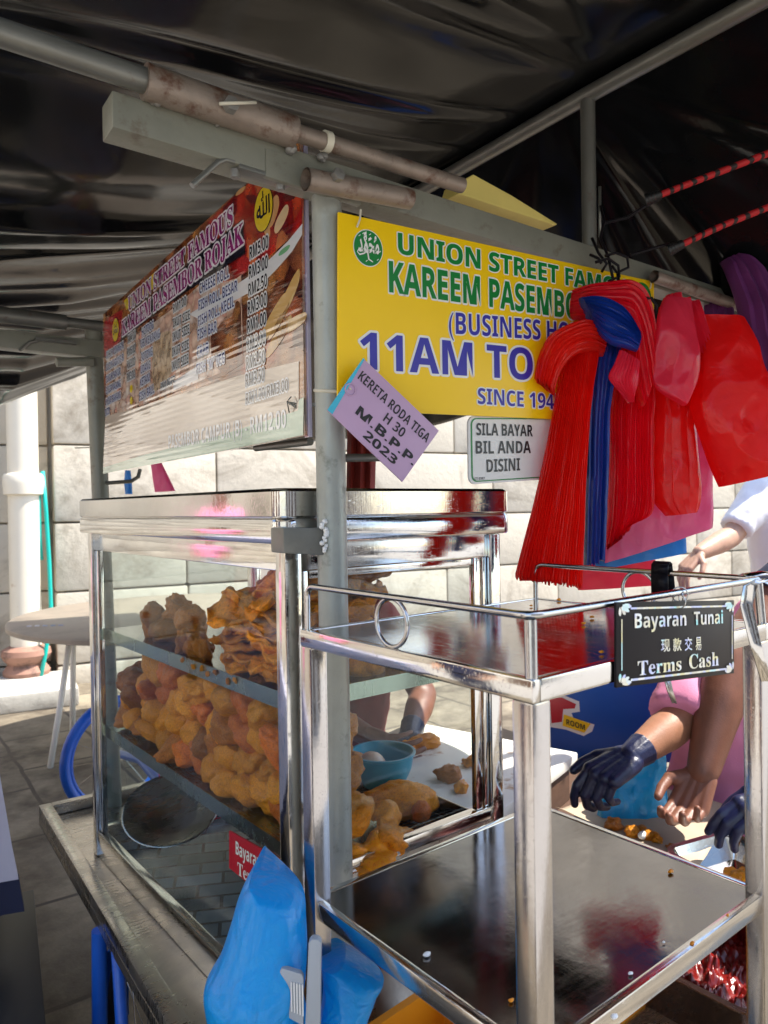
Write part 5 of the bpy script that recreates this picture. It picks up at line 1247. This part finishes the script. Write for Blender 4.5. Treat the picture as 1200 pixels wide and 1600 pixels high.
for k, (u, v, s_, kd, mt) in enumerate(((960, 1288, .022, 'rag', 'fried_d'), (988, 1300, .017, 'puff', 'fried'), (1012, 1306, .016, 'puff', 'fried'), (1025, 1310, .015, 'rag', 'fried'), (1050, 1324, .010, 'rag', 'fried_d'), (1003, 1296, .012, 'ball', 'fried'))):
    snack(kd, k+1, mt, 'fritter', PZ(u, v, pz_+s_*.5), s_, (.2, .1, k*1.3), 'small cut fried piece lying on the tan paper', 'fritter', 'cut pieces on the tan paper')
eg = MB().ball(PZ(1004, 1305, pz_+.012), .011, 3, (1.2, .8, .8)); tag(eg.build('egg_piece', 'white', smooth=True), 'white egg piece among the fried pieces on the paper', 'egg')
# steel pan on the right
pn = PZ(1175, 1355, WT+.05); pnf0 = rotz(R(-10)); pnf = lambda x, y, z: V3(pn.x, pn.y, 0)+pnf0(x, y, z)
def pan(name, mat, a, b, h, z0, fr, wall_=.004, r=.03, flare=.02):
    mb = MB(); prof = [(-flare, z0), (0, z0+h), (.008, z0+h+.001), (.008, z0+h+.004), (-wall_, z0+h+.003), (-flare-wall_, z0+.004)]
    rings = []
    for o, z in prof:
        rg = []
        for cx_, cy_, a0 in ((a-r, b-r, 0), (-a+r, b-r, 90), (-a+r, -b+r, 180), (a-r, -b+r, 270)):
            for k in range(7): t = R(a0+15*k); rg.append(fr(cx_+(r+o)*math.cos(t), cy_+(r+o)*math.sin(t), z))
        rings.append(rg)
    n = 28
    for rg in rings: mb.v += rg
    for i in range(len(rings)-1):
        for k in range(n): mb.f.append((i*n+k, i*n+(k+1) % n, (i+1)*n+(k+1) % n, (i+1)*n+k))
    mb.f.append(tuple(reversed(range(n)))); mb.f.append(tuple((len(rings)-1)*n+k for k in range(n)))
    return mb
tag(pan('p', '', .10, .13, .05, WT+.001, pnf).build('steel_pan', 'steel', smooth='auto'), 'shallow steel pan with cut pieces at the right of the paper', 'pan')
for k, (u, v) in enumerate(((1142, 1366), (1156, 1370), (1165, 1376), (1150, 1374), (1168, 1366))):
    snack('puff', k+1, 'fried', 'fritter', PZ(u, v, WT+.02), .016, (k, .2, k*1.4), 'golden cut piece in the steel pan', 'fritter', 'cut pieces in the steel pan')
# low crate carrying the sauce tub, the pan and an orange basin
cr2 = thing('black_crate', V3(.75, -.3, 0), 'black plastic crate beside the trolley carrying the sauce tub and the pan', 'crate')
MB().box((.42, -.66, .0), (1.15, -.05, .44)).build('crate_body', 'black', cr2, bev=.006)
MB().box((.90, -.36, .442), (1.13, -.06, WT)).build('step_block', 'wood', cr2, bev=.004)
tub = thing('sauce_tub', V3(.70, -.20, .442), 'dull tub filled with glossy dark red sauce beneath the lower trolley shelf', 'tub')
tbf = lambda x, y, z: V3(.705, -.205, 0)+rotz(R(4))(x, y, z)
pan('t', '', .185, .145, .155, .443, tbf, .006, .03, .02).build('tub_body', 'tubsteel', tub, smooth='auto')
sg = MB(); sg.grid([[tbf(-.165+.33*i/80, -.125+.25*j/80, .545+.022*noise.noise(V3(i*.13, j*.13, 1))+.022*abs(noise.noise(V3(i*.28, j*.28, 4)))+.008*noise.noise(V3(i*.8, j*.8, 7))) for i in range(81)] for j in range(81)])
sg.build('sauce', 'sauce', tub, smooth=True)
of_ = PZ(1032, 1565, .52)
ob = thing('orange_basin', V3(of_.x-.05, of_.y-.14, .442), 'orange plastic basin with a corner showing in front of the dark red sauce', 'basin')
pan('o', '', .10, .13, .075, .443, lambda x, y, z: V3(of_.x-.085, of_.y-.115, 0)+rotz(R(4))(x, y, z), .005, .015, .01).build('basin_body', 'orange', ob, smooth='auto')
oc = PZ(640, 1610, .56)
o3 = thing('orange_basin', V3(oc.x, oc.y, .517), 'orange plastic basin on the cart tray peeping out below the lower trolley shelf', 'basin')
pan('o', '', .10, .09, .06, .517, lambda x, y, z: V3(oc.x+.02, oc.y-.06, 0)+rotz(R(8))(x, y, z), .005, .02, .015).build('basin_body', 'orange', o3, smooth='auto')
# blue carton with a printed red shape and a yellow word strip
ca = P(868, 1085, 2.28); cb2 = P(1046, 1105, 2.22)
cx_ = V3((cb2-ca).x, (cb2-ca).y, 0); cl_ = cx_.length; cx_.normalize(); cn_ = V3(cx_.y, -cx_.x, 0)
if cn_.dot(FW) > 0: cn_ = -cn_
zt_, zb_ = P(900, 1035, 2.25).z, WT+.001
car = thing('blue_carton', V3(ca.x, ca.y, zb_), 'large deep blue carton with a red print and yellow word strip behind the gloved hand', 'carton')
cq = lambda a, b, z: V3(ca.x, ca.y, z)+cx_*a*cl_-cn_*b
cm = MB(); cm.hexa([cq(-.10, 0, zb_), cq(1.15, 0, zb_), cq(1.15, .35, zb_), cq(-.10, .35, zb_), cq(-.10, 0, zt_+.03), cq(1.15, 0, zt_+.03), cq(1.15, .35, zt_+.03), cq(-.10, .35, zt_+.03)])
cm.build('carton_body', 'carton', car, bev=.01)
cpl = lambda u, v, l: onp(u, v, V3(ca.x, ca.y, 1)+cn_*l, cn_)
wp_ = MB(); wp_.poly([cpl(u, v, .002) for u, v in ((858, 1088), (880, 1086), (905, 1096), (906, 1112), (893, 1114), (896, 1122), (929, 1132), (925, 1143), (912, 1150), (884, 1140), (860, 1136))]); wp_.build('print_border', 'ink_white', car, fixn=False)
MB().poly([cpl(u, v, .003) for u, v in ((858, 1090), (878, 1090), (900, 1100), (898, 1107), (880, 1108), (878, 1128), (862, 1130))]).build('print_shape', 'redsign', car, fixn=False)
MB().poly([cpl(u, v, .003) for u, v in ((881, 1116), (923, 1131), (913, 1145), (879, 1134))]).build('word_strip', 'yellow', car, fixn=False)
wm = MB(); ce1 = (cpl(918, 1141, .004)-cpl(884, 1131, .004)).normalized(); write(wm, 'ROOM', cpl(885, 1132, .004), cpl(914, 1141, .004), .017, Z, cn_, 0, .0005); wm.build('lettering', 'ink_black', car, fixn=False)

# ================================================================== people
def capsule(mb, p0, r0, p1, r1, c0=True, c1=True, n=14, sq=None):
    p0, p1 = Vector(p0), Vector(p1); d = (p1-p0); L = d.length; d = d/L if L > 1e-6 else V3(0, 0, 1)
    a = d.cross(V3(0, 0, 1) if abs(d.z) < .9 else V3(1, 0, 0)).normalized(); b = d.cross(a)
    rings = []
    if c0: rings += [(p0-d*r0*math.sin(t), r0*math.cos(t)) for t in (1.35, .9, .45)]
    rings += [(p0, r0), (p1, r1)]
    if c1: rings += [(p1+d*r1*math.sin(t), r1*math.cos(t)) for t in (.45, .9, 1.35)]
    o = len(mb.v)
    for c, r in rings:
        for k in range(n):
            t = 2*math.pi*k/n; mb.v.append(c+(a*math.cos(t)+b*math.sin(t))*r)
    for i in range(len(rings)-1):
        for k in range(n): mb.f.append((o+i*n+k, o+i*n+(k+1) % n, o+(i+1)*n+(k+1) % n, o+(i+1)*n+k))
    mb.f.append(tuple(o+k for k in reversed(range(n)))); mb.f.append(tuple(o+(len(rings)-1)*n+k for k in range(n)))
def fuse(caps, voxel, it=6, wrinkle=0, seed=0):       # capsules -> one continuous surface (vertices, faces)
    mb = MB()
    for c in caps: capsule(mb, *c)
    me = D.meshes.new('t'); me.from_pydata([v[:] for v in mb.v], [], mb.f)
    bm = bmesh.new(); bm.from_mesh(me); bmesh.ops.recalc_face_normals(bm, faces=bm.faces); bm.to_mesh(me); bm.free()
    o = D.objects.new('t', me); COL.objects.link(o)
    r = o.modifiers.new('r', 'REMESH'); r.mode = 'VOXEL'; r.voxel_size = voxel
    s_ = o.modifiers.new('s', 'SMOOTH'); s_.factor = .5; s_.iterations = it
    m2 = D.meshes.new_from_object(o.evaluated_get(bpy.context.evaluated_depsgraph_get()))
    if wrinkle:
        for v in m2.vertices:
            n = v.normal; v.co += n*wrinkle*(noise.noise(v.co*14+Vector((seed, 0, 0)))+.6*noise.noise(v.co*30))
    vs = [v.co.copy() for v in m2.vertices]; fs = [tuple(p.vertices) for p in m2.polygons]
    D.objects.remove(o); D.meshes.remove(me); D.meshes.remove(m2); return vs, fs
def hand_caps(wrist, dirn, palm_n, thumb_side, s_=1.0, curl=(.5, .5, .5, .5), spread=.10, thumb_in=.4, fat=1.0):
    """palm_n = the way the palm faces; thumb_side = sideways unit vector to the thumb"""
    d = Vector(dirn).normalized(); n = Vector(palm_n); n = (n-d*n.dot(d)).normalized(); t = Vector(thumb_side); t = (t-d*t.dot(d)-n*t.dot(n)).normalized()
    w_ = Vector(wrist); out = []; m = .001*s_*fat
    offs = (.030, .010, -.010, -.028); lens = ((.043, .026, .021), (.047, .030, .023), (.044, .028, .022), (.034, .021, .019)); mc = (.088, .090, .085, .077); rad = (9.2, 9.4, 8.9, 7.8)
    for i in range(4):
        k = w_+d*mc[i]*s_+t*offs[i]*s_
        out.append((w_+t*offs[i]*.62*s_+d*.012*s_, 15*m, k, 11.5*m))
        ang, p = .15, k
        fd = (d+t*spread*(1.5-i)*.9).normalized()
        for j in range(3):
            ang += curl[i]*(.9, 1.1, .8)[j]
            dd = fd*math.cos(ang)+n*math.sin(ang); q = p+dd*lens[i][j]*s_
            out.append((p, rad[i]*(1, .92, .84)[j]*m, q, rad[i]*(.92, .84, .74)[j]*m)); p = q
    b0 = w_+d*.022*s_+t*.022*s_; dt = (d*.55+t*.75+n*.25).normalized(); k1 = b0+dt*.040*s_
    out.append((b0, 15*m, k1, 12*m)); d2 = (d*.85+t*(.45-thumb_in*.6)+n*(.2+thumb_in*.5)).normalized(); k2 = k1+d2*.033*s_
    out.append((k1, 11*m, k2, 9.6*m)); d3 = (d*.95+t*(.15-thumb_in*.5)+n*(.2+thumb_in*.6)).normalized(); out.append((k2, 9.6*m, k2+d3*.026*s_, 8*m))
    return out
def person(J, skin, label, shirt, trousers, gloves=(), sleeve=.62, hands=None, fine=True, fa=1.0, hairc='hair', slv=1.0):
    """J: pelvis, chest, neck, head, sh/el/wr for r and l, hip/kn/an for r and l"""
    base = V3(J['pelvis'].x, J['pelvis'].y, 0)
    body = []; B = body.append
    up = (J['neck']-J['pelvis']).normalized(); side = (J['shl']-J['shr']).normalized(); fwd = side.cross(up)*-1
    if 'face' in J: fwd = J['face']
    B((J['pelvis']+side*.06, .115, J['chest']*.55+J['pelvis']*.45+side*.04, .11)); B((J['pelvis']-side*.06, .115, J['chest']*.55+J['pelvis']*.45-side*.04, .11))
    B((J['chest']*.6+J['pelvis']*.4+side*.05, .11, J['chest']+side*.075, .105)); B((J['chest']*.6+J['pelvis']*.4-side*.05, .11, J['chest']-side*.075, .105))
    B((J['shr'], .058, J['shl'], .058)); B((J['neck']-up*.05, .062, J['head']-up*.03, .055))
    for s_ in 'rl':
        B((J['sh'+s_], .058*fa, J['el'+s_], .042*fa)); B((J['el'+s_], .042*fa, J['el'+s_]*.65+J['wr'+s_]*.35, .044*fa)); B((J['el'+s_]*.65+J['wr'+s_]*.35, .044*fa, J['wr'+s_], .029*fa))
        B((J['hip'+s_], .085, J['kn'+s_], .056)); B((J['kn'+s_], .054, J['kn'+s_]*.6+J['an'+s_]*.4, .054)); B((J['kn'+s_]*.6+J['an'+s_]*.4, .054, J['an'+s_], .036))
        fd = V3(fwd.x, fwd.y, 0).normalized(); B((J['an'+s_]-V3(0, 0, .03), .036, J['an'+s_]+fd*.15-V3(0, 0, .05), .028))
    h = J['head']
    B((h+up*.035, .082, h+up*.045-fwd*.02, .084)); B((h-up*.045+fwd*.025, .060, h-up*.075+fwd*.045, .042)); B((h+fwd*.05, .05, h-up*.02+fwd*.055, .045))
    B((h+fwd*.085+up*.015, .011, h+fwd*.108-up*.018, .014))
    hs = {}
    for s_ in 'rl':
        d, n, t, kw = hands[s_] if hands and s_ in hands else ((J['wr'+s_]-J['el'+s_]), -side*(1 if s_ == 'l' else -1), fwd, {})
        hs[s_] = hand_caps(J['wr'+s_], d, n, t, **kw)
    vs, fs = fuse(body, .010 if fine else .02, 4)
    mb = MB().add(vs, fs)
    for s_ in 'rl':
        if s_ not in gloves:
            v2, f2 = fuse(hs[s_]+[(J['wr'+s_]*.88+J['el'+s_]*.12, .027, J['wr'+s_], .026)], .0028 if fine else .007, 4); mb.add(v2, f2)
    pr = thing('person', base, label, 'person')
    mb.build('body', skin, pr, smooth=True)
    for s_ in gloves:
        cuffd = (J['el'+s_]-J['wr'+s_])
        gc = [(a, r0*1.07, b, r1*1.07) for a, r0, b, r1 in hs[s_]]+[(J['wr'+s_]+cuffd*.22, .0375, J['wr'+s_], .031, False, True)]
        v2, f2 = fuse(gc, .0025, 3, .0016, 3); MB().add(v2, f2).build('glove', 'glove', pr, smooth=True)
    T = []
    T += [(J['pelvis']+side*.06+up*.02, .132, J['chest']*.55+J['pelvis']*.45+side*.04, .126), (J['pelvis']-side*.06+up*.02, .132, J['chest']*.55+J['pelvis']*.45-side*.04, .126),
          (J['chest']*.6+J['pelvis']*.4+side*.05, .126, J['chest']+side*.075, .12), (J['chest']*.6+J['pelvis']*.4-side*.05, .126, J['chest']-side*.075, .12), (J['shr'], .068, J['shl'], .068), (J['neck']-up*.06, .085, J['neck']-up*.02, .068, True, False)]
    for s_ in 'rl': T.append((J['sh'+s_], .069*slv, J['sh'+s_]*(1-sleeve)+J['el'+s_]*sleeve, .064*fa*slv, True, False))
    v2, f2 = fuse(T, .013 if fine else .025, 2, .006, 1); MB().add(v2, f2).build('shirt', shirt, pr, smooth=True)
    T = [(J['pelvis']+side*.05, .128, J['pelvis']-side*.05, .128)]
    for s_ in 'rl': T += [(J['hip'+s_], .10, J['kn'+s_], .075), (J['kn'+s_], .075, J['an'+s_]+V3(0, 0, .03), .062, True, False)]
    v2, f2 = fuse(T, .016 if fine else .025, 2, .006, 2); MB().add(v2, f2).build('trousers', trousers, pr, smooth=True)
    v2, f2 = fuse([(h+up*.055-fwd*.018, .092, h+up*.03-fwd*.045, .086), (h-fwd*.05, .07, h-up*.05-fwd*.05, .055)], .012, 3, .003, 5); MB().add(v2, f2).build('hair', hairc, pr, smooth=True)
    for sg_ in (-1, 1):
        MB().ball(h+fwd*.078+side*.031*sg_+up*.018, .013, 2).build('eye', 'eye', pr, smooth=True)
        MB().ball(h+fwd*.090+side*.031*sg_+up*.018, .0052, 2).build('iris', 'black', pr, smooth=True)
        MB().ball(h-fwd*.01+side*.083*sg_+up*.0, .026, 2, (.5, .7, 1)).build('ear', skin, pr, smooth=True)
    MB().ball(h+fwd*.083-up*.052, .018, 2, (.9, .9, .4)).build('mouth', 'lip_skin', pr, smooth=True)
    return pr
def legs(J, feet, seat=False, spread=.10):
    for s_, sg_ in (('r', -1), ('l', 1)):
        side = (J['shl']-J['shr']).normalized(); side = V3(side.x, side.y, 0).normalized()
        J['hip'+s_] = J['pelvis']+side*sg_*.09-V3(0, 0, .03)
        J['an'+s_] = Vector(feet[s_])+V3(0, 0, .085)
        mid = (J['hip'+s_]+J['an'+s_])/2
        if seat: J['kn'+s_] = V3(J['an'+s_].x*.9+J['hip'+s_].x*.1, J['an'+s_].y*.9+J['hip'+s_].y*.1, max(J['hip'+s_].z+.06, .47))
        else: J['kn'+s_] = mid+V3(.02, .02, 0)
# seated vendor in the pink shirt, reaching to the left with a navy glove
J = dict(pelvis=P(1120, 1310, 2.08), chest=P(1165, 1075, 2.0), neck=P(1208, 930, 1.98), head=P(1262, 862, 1.94), shr=P(1112, 1000, 1.90), elr=P(1068, 1122, 1.76), wrr=P(987, 1182, 1.665),
         shl=P(1280, 1010, 2.08), ell=P(1330, 1170, 1.95), wrl=P(1290, 1265, 1.78))
J['face'] = (P(1000, 1300, 1.7)-J['head']).normalized()
sd_ = (J['shl']-J['shr']).normalized(); sd_ = V3(sd_.x, sd_.y, 0).normalized()
legs(J, {'r': V3(J['pelvis'].x-.30, J['pelvis'].y-.02, 0), 'l': V3(J['pelvis'].x-.16, J['pelvis'].y-.34, 0)}, True)
dh = (P(925, 1222, 1.62)-J['wrr'])
person(J, 'skin_a', 'person in a pink shirt and navy glove bending an arm over the tan paper', 'pinkcloth', 'pinkcloth', gloves=('r',), sleeve=1.04, fa=1.06, slv=1.25,
       hands={'r': (dh, -UP*.8-RT*.1+FW*.2, -RT*.5+UP*.75-FW*.1, dict(curl=(.5, .75, .85, .9), spread=.04, thumb_in=.1, s_=1.08, fat=1.2))})
stl = thing('stool', V3(J['pelvis'].x, J['pelvis'].y, 0), 'low wooden stool under the person in the pink shirt', 'stool')
sz_ = J['pelvis'].z-.15
MB().lathe(V3(J['pelvis'].x, J['pelvis'].y, sz_), [(0, 0), (.16, 0), (.165, -.01), (.165, -.03), (0, -.03)], 28).build('seat', 'wood', stl, smooth='auto')
for k in range(4):
    a_ = R(45+90*k); MB().tube([V3(J['pelvis'].x+.11*math.cos(a_), J['pelvis'].y+.11*math.sin(a_), sz_-.03), V3(J['pelvis'].x+.15*math.cos(a_), J['pelvis'].y+.15*math.sin(a_), 0)], .016, 10).build('leg', 'wood', stl, smooth='auto')
apn = loft([(962, 1178, 1036, 1150, 1.80), (945, 1205, 1040, 1190, 1.80), (940, 1240, 1042, 1235, 1.79), (930, 1290, 1048, 1290, 1.78), (925, 1350, 1050, 1350, 1.80)], th=.05, crease=.010, seed=60, cs=9, nx=50).build('blue_apron', 'cyan', smooth='auto')
tag(apn, 'bright cyan plastic apron hanging between the gloved hand and the pink trousers', 'apron')
ap2 = loft([(1086, 1045, 1140, 1030, 2.02), (1084, 1090, 1128, 1090, 2.02), (1080, 1150, 1112, 1150, 2.03)], th=.04, crease=.008, seed=61, cs=9, nx=40).build('blue_bag', 'cyan', smooth='auto')
tag(ap2, 'bright cyan plastic bag between the pink sleeve and the bare arm', 'plastic bag')
# second vendor at the right edge: bare left forearm, gloved other hand
J = dict(pelvis=P(1420, 1230, 1.95), chest=P(1410, 980, 1.92), neck=P(1400, 830, 1.9), head=P(1385, 730, 1.86), shr=P(1255, 890, 1.86), elr=P(1142, 1035, 1.74), wrr=P(1098, 1205, 1.66),
         shl=P(1500, 930, 1.75), ell=P(1400, 1160, 1.58), wrl=P(1228, 1252, 1.50))
J['face'] = (P(1000, 1250, 1.6)-J['head']).normalized()
legs(J, {'r': V3(J['pelvis'].x-.02, J['pelvis'].y+.12, 0), 'l': V3(J['pelvis'].x-.02, J['pelvis'].y-.12, 0)})
person(J, 'skin_b', 'person at the right edge with a bare dark forearm and a navy glove', 'darkcloth', 'darkcloth', gloves=('l',), sleeve=.4, fa=1.25,
       hands={'r': (P(1072, 1270, 1.63)-J['wrr'], -FW*.6-RT*.5, -RT*.75-FW*.15+UP*.2, dict(curl=(.6, .6, .65, .75), spread=.03, thumb_in=.6, s_=1.05, fat=1.15)),
              'l': (P(1140, 1280, 1.47)-J['wrl'], -UP*.7+FW*.3, FW*.6+UP*.5, dict(curl=(.35, .5, .6, .7), spread=.0, thumb_in=.6, s_=1.0, fat=1.2))})
# third person, standing further back in a white shirt, arm stretched to the left
J = dict(pelvis=P(1245, 1000, 3.05), chest=P(1240, 815, 3.0), neck=P(1238, 715, 3.0), head=P(1240, 640, 2.98), shr=P(1186, 772, 2.96), elr=P(1143, 838, 2.88), wrr=P(1093, 864, 2.76),
         shl=P(1300, 760, 3.04), ell=P(1330, 880, 2.95), wrl=P(1300, 960, 2.8))
J['face'] = -FW*.6-RT*.7
legs(J, {'r': V3(J['pelvis'].x-.10, J['pelvis'].y+.05, 0), 'l': V3(J['pelvis'].x+.08, J['pelvis'].y-.08, 0)})
person(J, 'skin_c', 'person in a white short sleeved shirt standing behind, arm stretched out to the left', 'whitecloth', 'greycloth', sleeve=.85,
       hands={'r': (P(1070, 888, 2.74)-J['wrr'], -UP*.9, -FW*.5-RT*.3, dict(curl=(.35, .4, .45, .45), thumb_in=.2))})
J = dict(pelvis=P(522, 1250, 2.42), chest=P(520, 1030, 2.38), neck=P(520, 912, 2.34), head=P(522, 846, 2.30), shr=P(448, 965, 2.40), elr=P(475, 1095, 2.25), wrr=P(575, 1150, 2.02),
         shl=P(592, 965, 2.36), ell=P(662, 1085, 2.32), wrl=P(640, 1148, 2.12))
J['face'] = (P(640, 1120, 1.8)-J['head']).normalized()
legs(J, {'r': V3(J['pelvis'].x-.05, J['pelvis'].y-.25, 0), 'l': V3(J['pelvis'].x+.12, J['pelvis'].y-.28, 0)}, True)
person(J, 'skin_b', 'person in a dark red shirt sitting behind the case, gloved hand on the board', 'darkred', 'darkcloth', gloves=('l',), sleeve=.6,
       hands={'l': (P(640, 1186, 2.02)-J['wrl'], -UP, -RT*.3+FW*.9, dict(curl=(.25, .3, .35, .4), spread=.03, thumb_in=.5, fat=1.15))})
stl2 = thing('stool', V3(J['pelvis'].x, J['pelvis'].y, 0), 'low wooden stool under the person in the dark red shirt', 'stool')
sz2 = J['pelvis'].z-.15
MB().lathe(V3(J['pelvis'].x, J['pelvis'].y, sz2), [(0, 0), (.16, 0), (.165, -.01), (.165, -.03), (0, -.03)], 28).build('seat', 'wood', stl2, smooth='auto')
for k in range(4):
    a_ = R(45+90*k); MB().tube([V3(J['pelvis'].x+.11*math.cos(a_), J['pelvis'].y+.11*math.sin(a_), sz2-.03), V3(J['pelvis'].x+.15*math.cos(a_), J['pelvis'].y+.15*math.sin(a_), 0)], .016, 10).build('leg', 'wood', stl2, smooth='auto')
# passers-by and tables on the street side
def standing(x, y, face, skin, shirt, trousers, label, ht=1.66):
    f = V3(*face, 0).normalized(); sd = V3(-f.y, f.x, 0); b = V3(x, y, 0); k = ht/1.7
    J = dict(pelvis=b+Z*.92*k, chest=b+Z*1.22*k, neck=b+Z*1.43*k, head=b+Z*1.58*k+f*.02, shr=b-sd*.19+Z*1.38*k, shl=b+sd*.19+Z*1.38*k, elr=b-sd*.24+Z*1.08*k, ell=b+sd*.24+Z*1.08*k, wrr=b-sd*.20+f*.15+Z*.88*k, wrl=b+sd*.20+f*.15+Z*.88*k, face=f)
    legs(J, {'r': b-sd*.1, 'l': b+sd*.1})
    return person(J, skin, label, shirt, trousers, fine=False)
standing(-1.95, .80, (1, -.2), 'skin_c', 'darkcloth', 'darkcloth', 'person in dark navy clothes standing on the street beside the flowered table')
standing(-1.9, 2.9, (1, -.5), 'skin_a', 'pinkcloth', 'greycloth', 'person in pink shirt and pale trousers standing on the street side of the cart')
standing(-2.0, -.5, (1, .2), 'skin_a', 'darkcloth', 'darkcloth', 'person in dark clothes standing behind the photographer')
ct = thing('cloth_table', V3(-.9, 1.6, 0), 'table under a white cloth with blue flowers at the left edge', 'table')
MB().box((-1.5, 1.03, .78), (-.345, 2.3, .805)).build('tabletop', 'wood', ct)
for x, y in ((-1.45, 1.08), (-.42, 1.08), (-1.45, 2.25), (-.42, 2.25)): MB().box((x-.02, y-.02, 0), (x+.02, y+.02, .78)).build('leg', 'wood', ct)
cl = MB(); per = [(-1.52, 2.32), (-1.52, 1.01), (-.33, 1.01), (-.33, 2.32)]
def perim(z, fl):
    out = []
    for i in range(4):
        (x0, y0), (x1, y1) = per[i], per[(i+1) % 4]
        for k in range(40):
            t = k/40; x, y = x0+(x1-x0)*t, y0+(y1-y0)*t; nx_, ny_ = (y1-y0), -(x1-x0); l = math.hypot(nx_, ny_)
            sgn = -1
            w_ = (1+.5*math.sin(t*22+i)+.3*math.sin(t*47))*fl
            cx_, cy_ = x+.93, y-1.665; ll = math.hypot(cx_, cy_)
            out.append(V3(x+cx_/ll*w_, y+cy_/ll*w_, z))
    return out
rings = [perim(.807, 0), perim(.78, .008), perim(.7, .018), perim(.6, .03), perim(.53, .04)]
n = len(rings[0])
for r in rings: cl.v += r
for i in range(len(rings)-1):
    for k in range(n): cl.f.append((i*n+k, i*n+(k+1) % n, (i+1)*n+(k+1) % n, (i+1)*n+k))
cl.f.append(tuple(range(n)))
clo = cl.build('tablecloth', 'cloth', ct, smooth='auto'); 
hb = MB(); r2 = [perim(.53, .0412), perim(.50, .044), perim(.455, .05)]
for r in r2: hb.v += r
for i in range(2):
    for k in range(n): hb.f.append((i*n+k, i*n+(k+1) % n, (i+1)*n+(k+1) % n, (i+1)*n+k))
hb.build('border_band', 'darkcloth', clo, smooth='auto')
for k, (x, y, mt) in enumerate(((-.62, 1.5, 'orange'), (-.75, 1.62, 'darkred'), (-.55, 1.75, 'whitecloth'))):
    bt = thing('sauce_bottle', V3(x, y, .808), 'sauce bottle with %s contents standing on the flowered tablecloth' % ('orange', 'dark red', 'white')[k], 'bottle')
    MB().lathe(V3(x, y, .808), [(0, 0), (.03, 0), (.032, .01), (.032, .11), (.012, .15), (.012, .19), (0, .19)], 24).build('bottle_body', mt, bt, smooth='auto')
    MB().lathe(V3(x, y, .999), [(0, 0), (.014, 0), (.014, .022), (0, .022)], 18).build('cap', 'redsign', bt, smooth='auto')
# dark crate at the bottom left
bx = PZ(48, 1395, .36); 
bn = thing('black_crate', V3(bx.x-.22, bx.y-.2, 0), 'black plastic crate standing on the pavement at the lower left edge', 'crate')
bf0 = rotz(R(-8)); bf = lambda x, y, z: V3(bx.x, bx.y, 0)+bf0(x, y, z)
MB().box((-.42, -.75, .01), (0, 0, .34), bf).build('crate_body', 'black', bn, bev=.008)
MB().box((-.43, -.76, .342), (.008, .008, .365), bf).build('rim', 'black', bn, bev=.004)
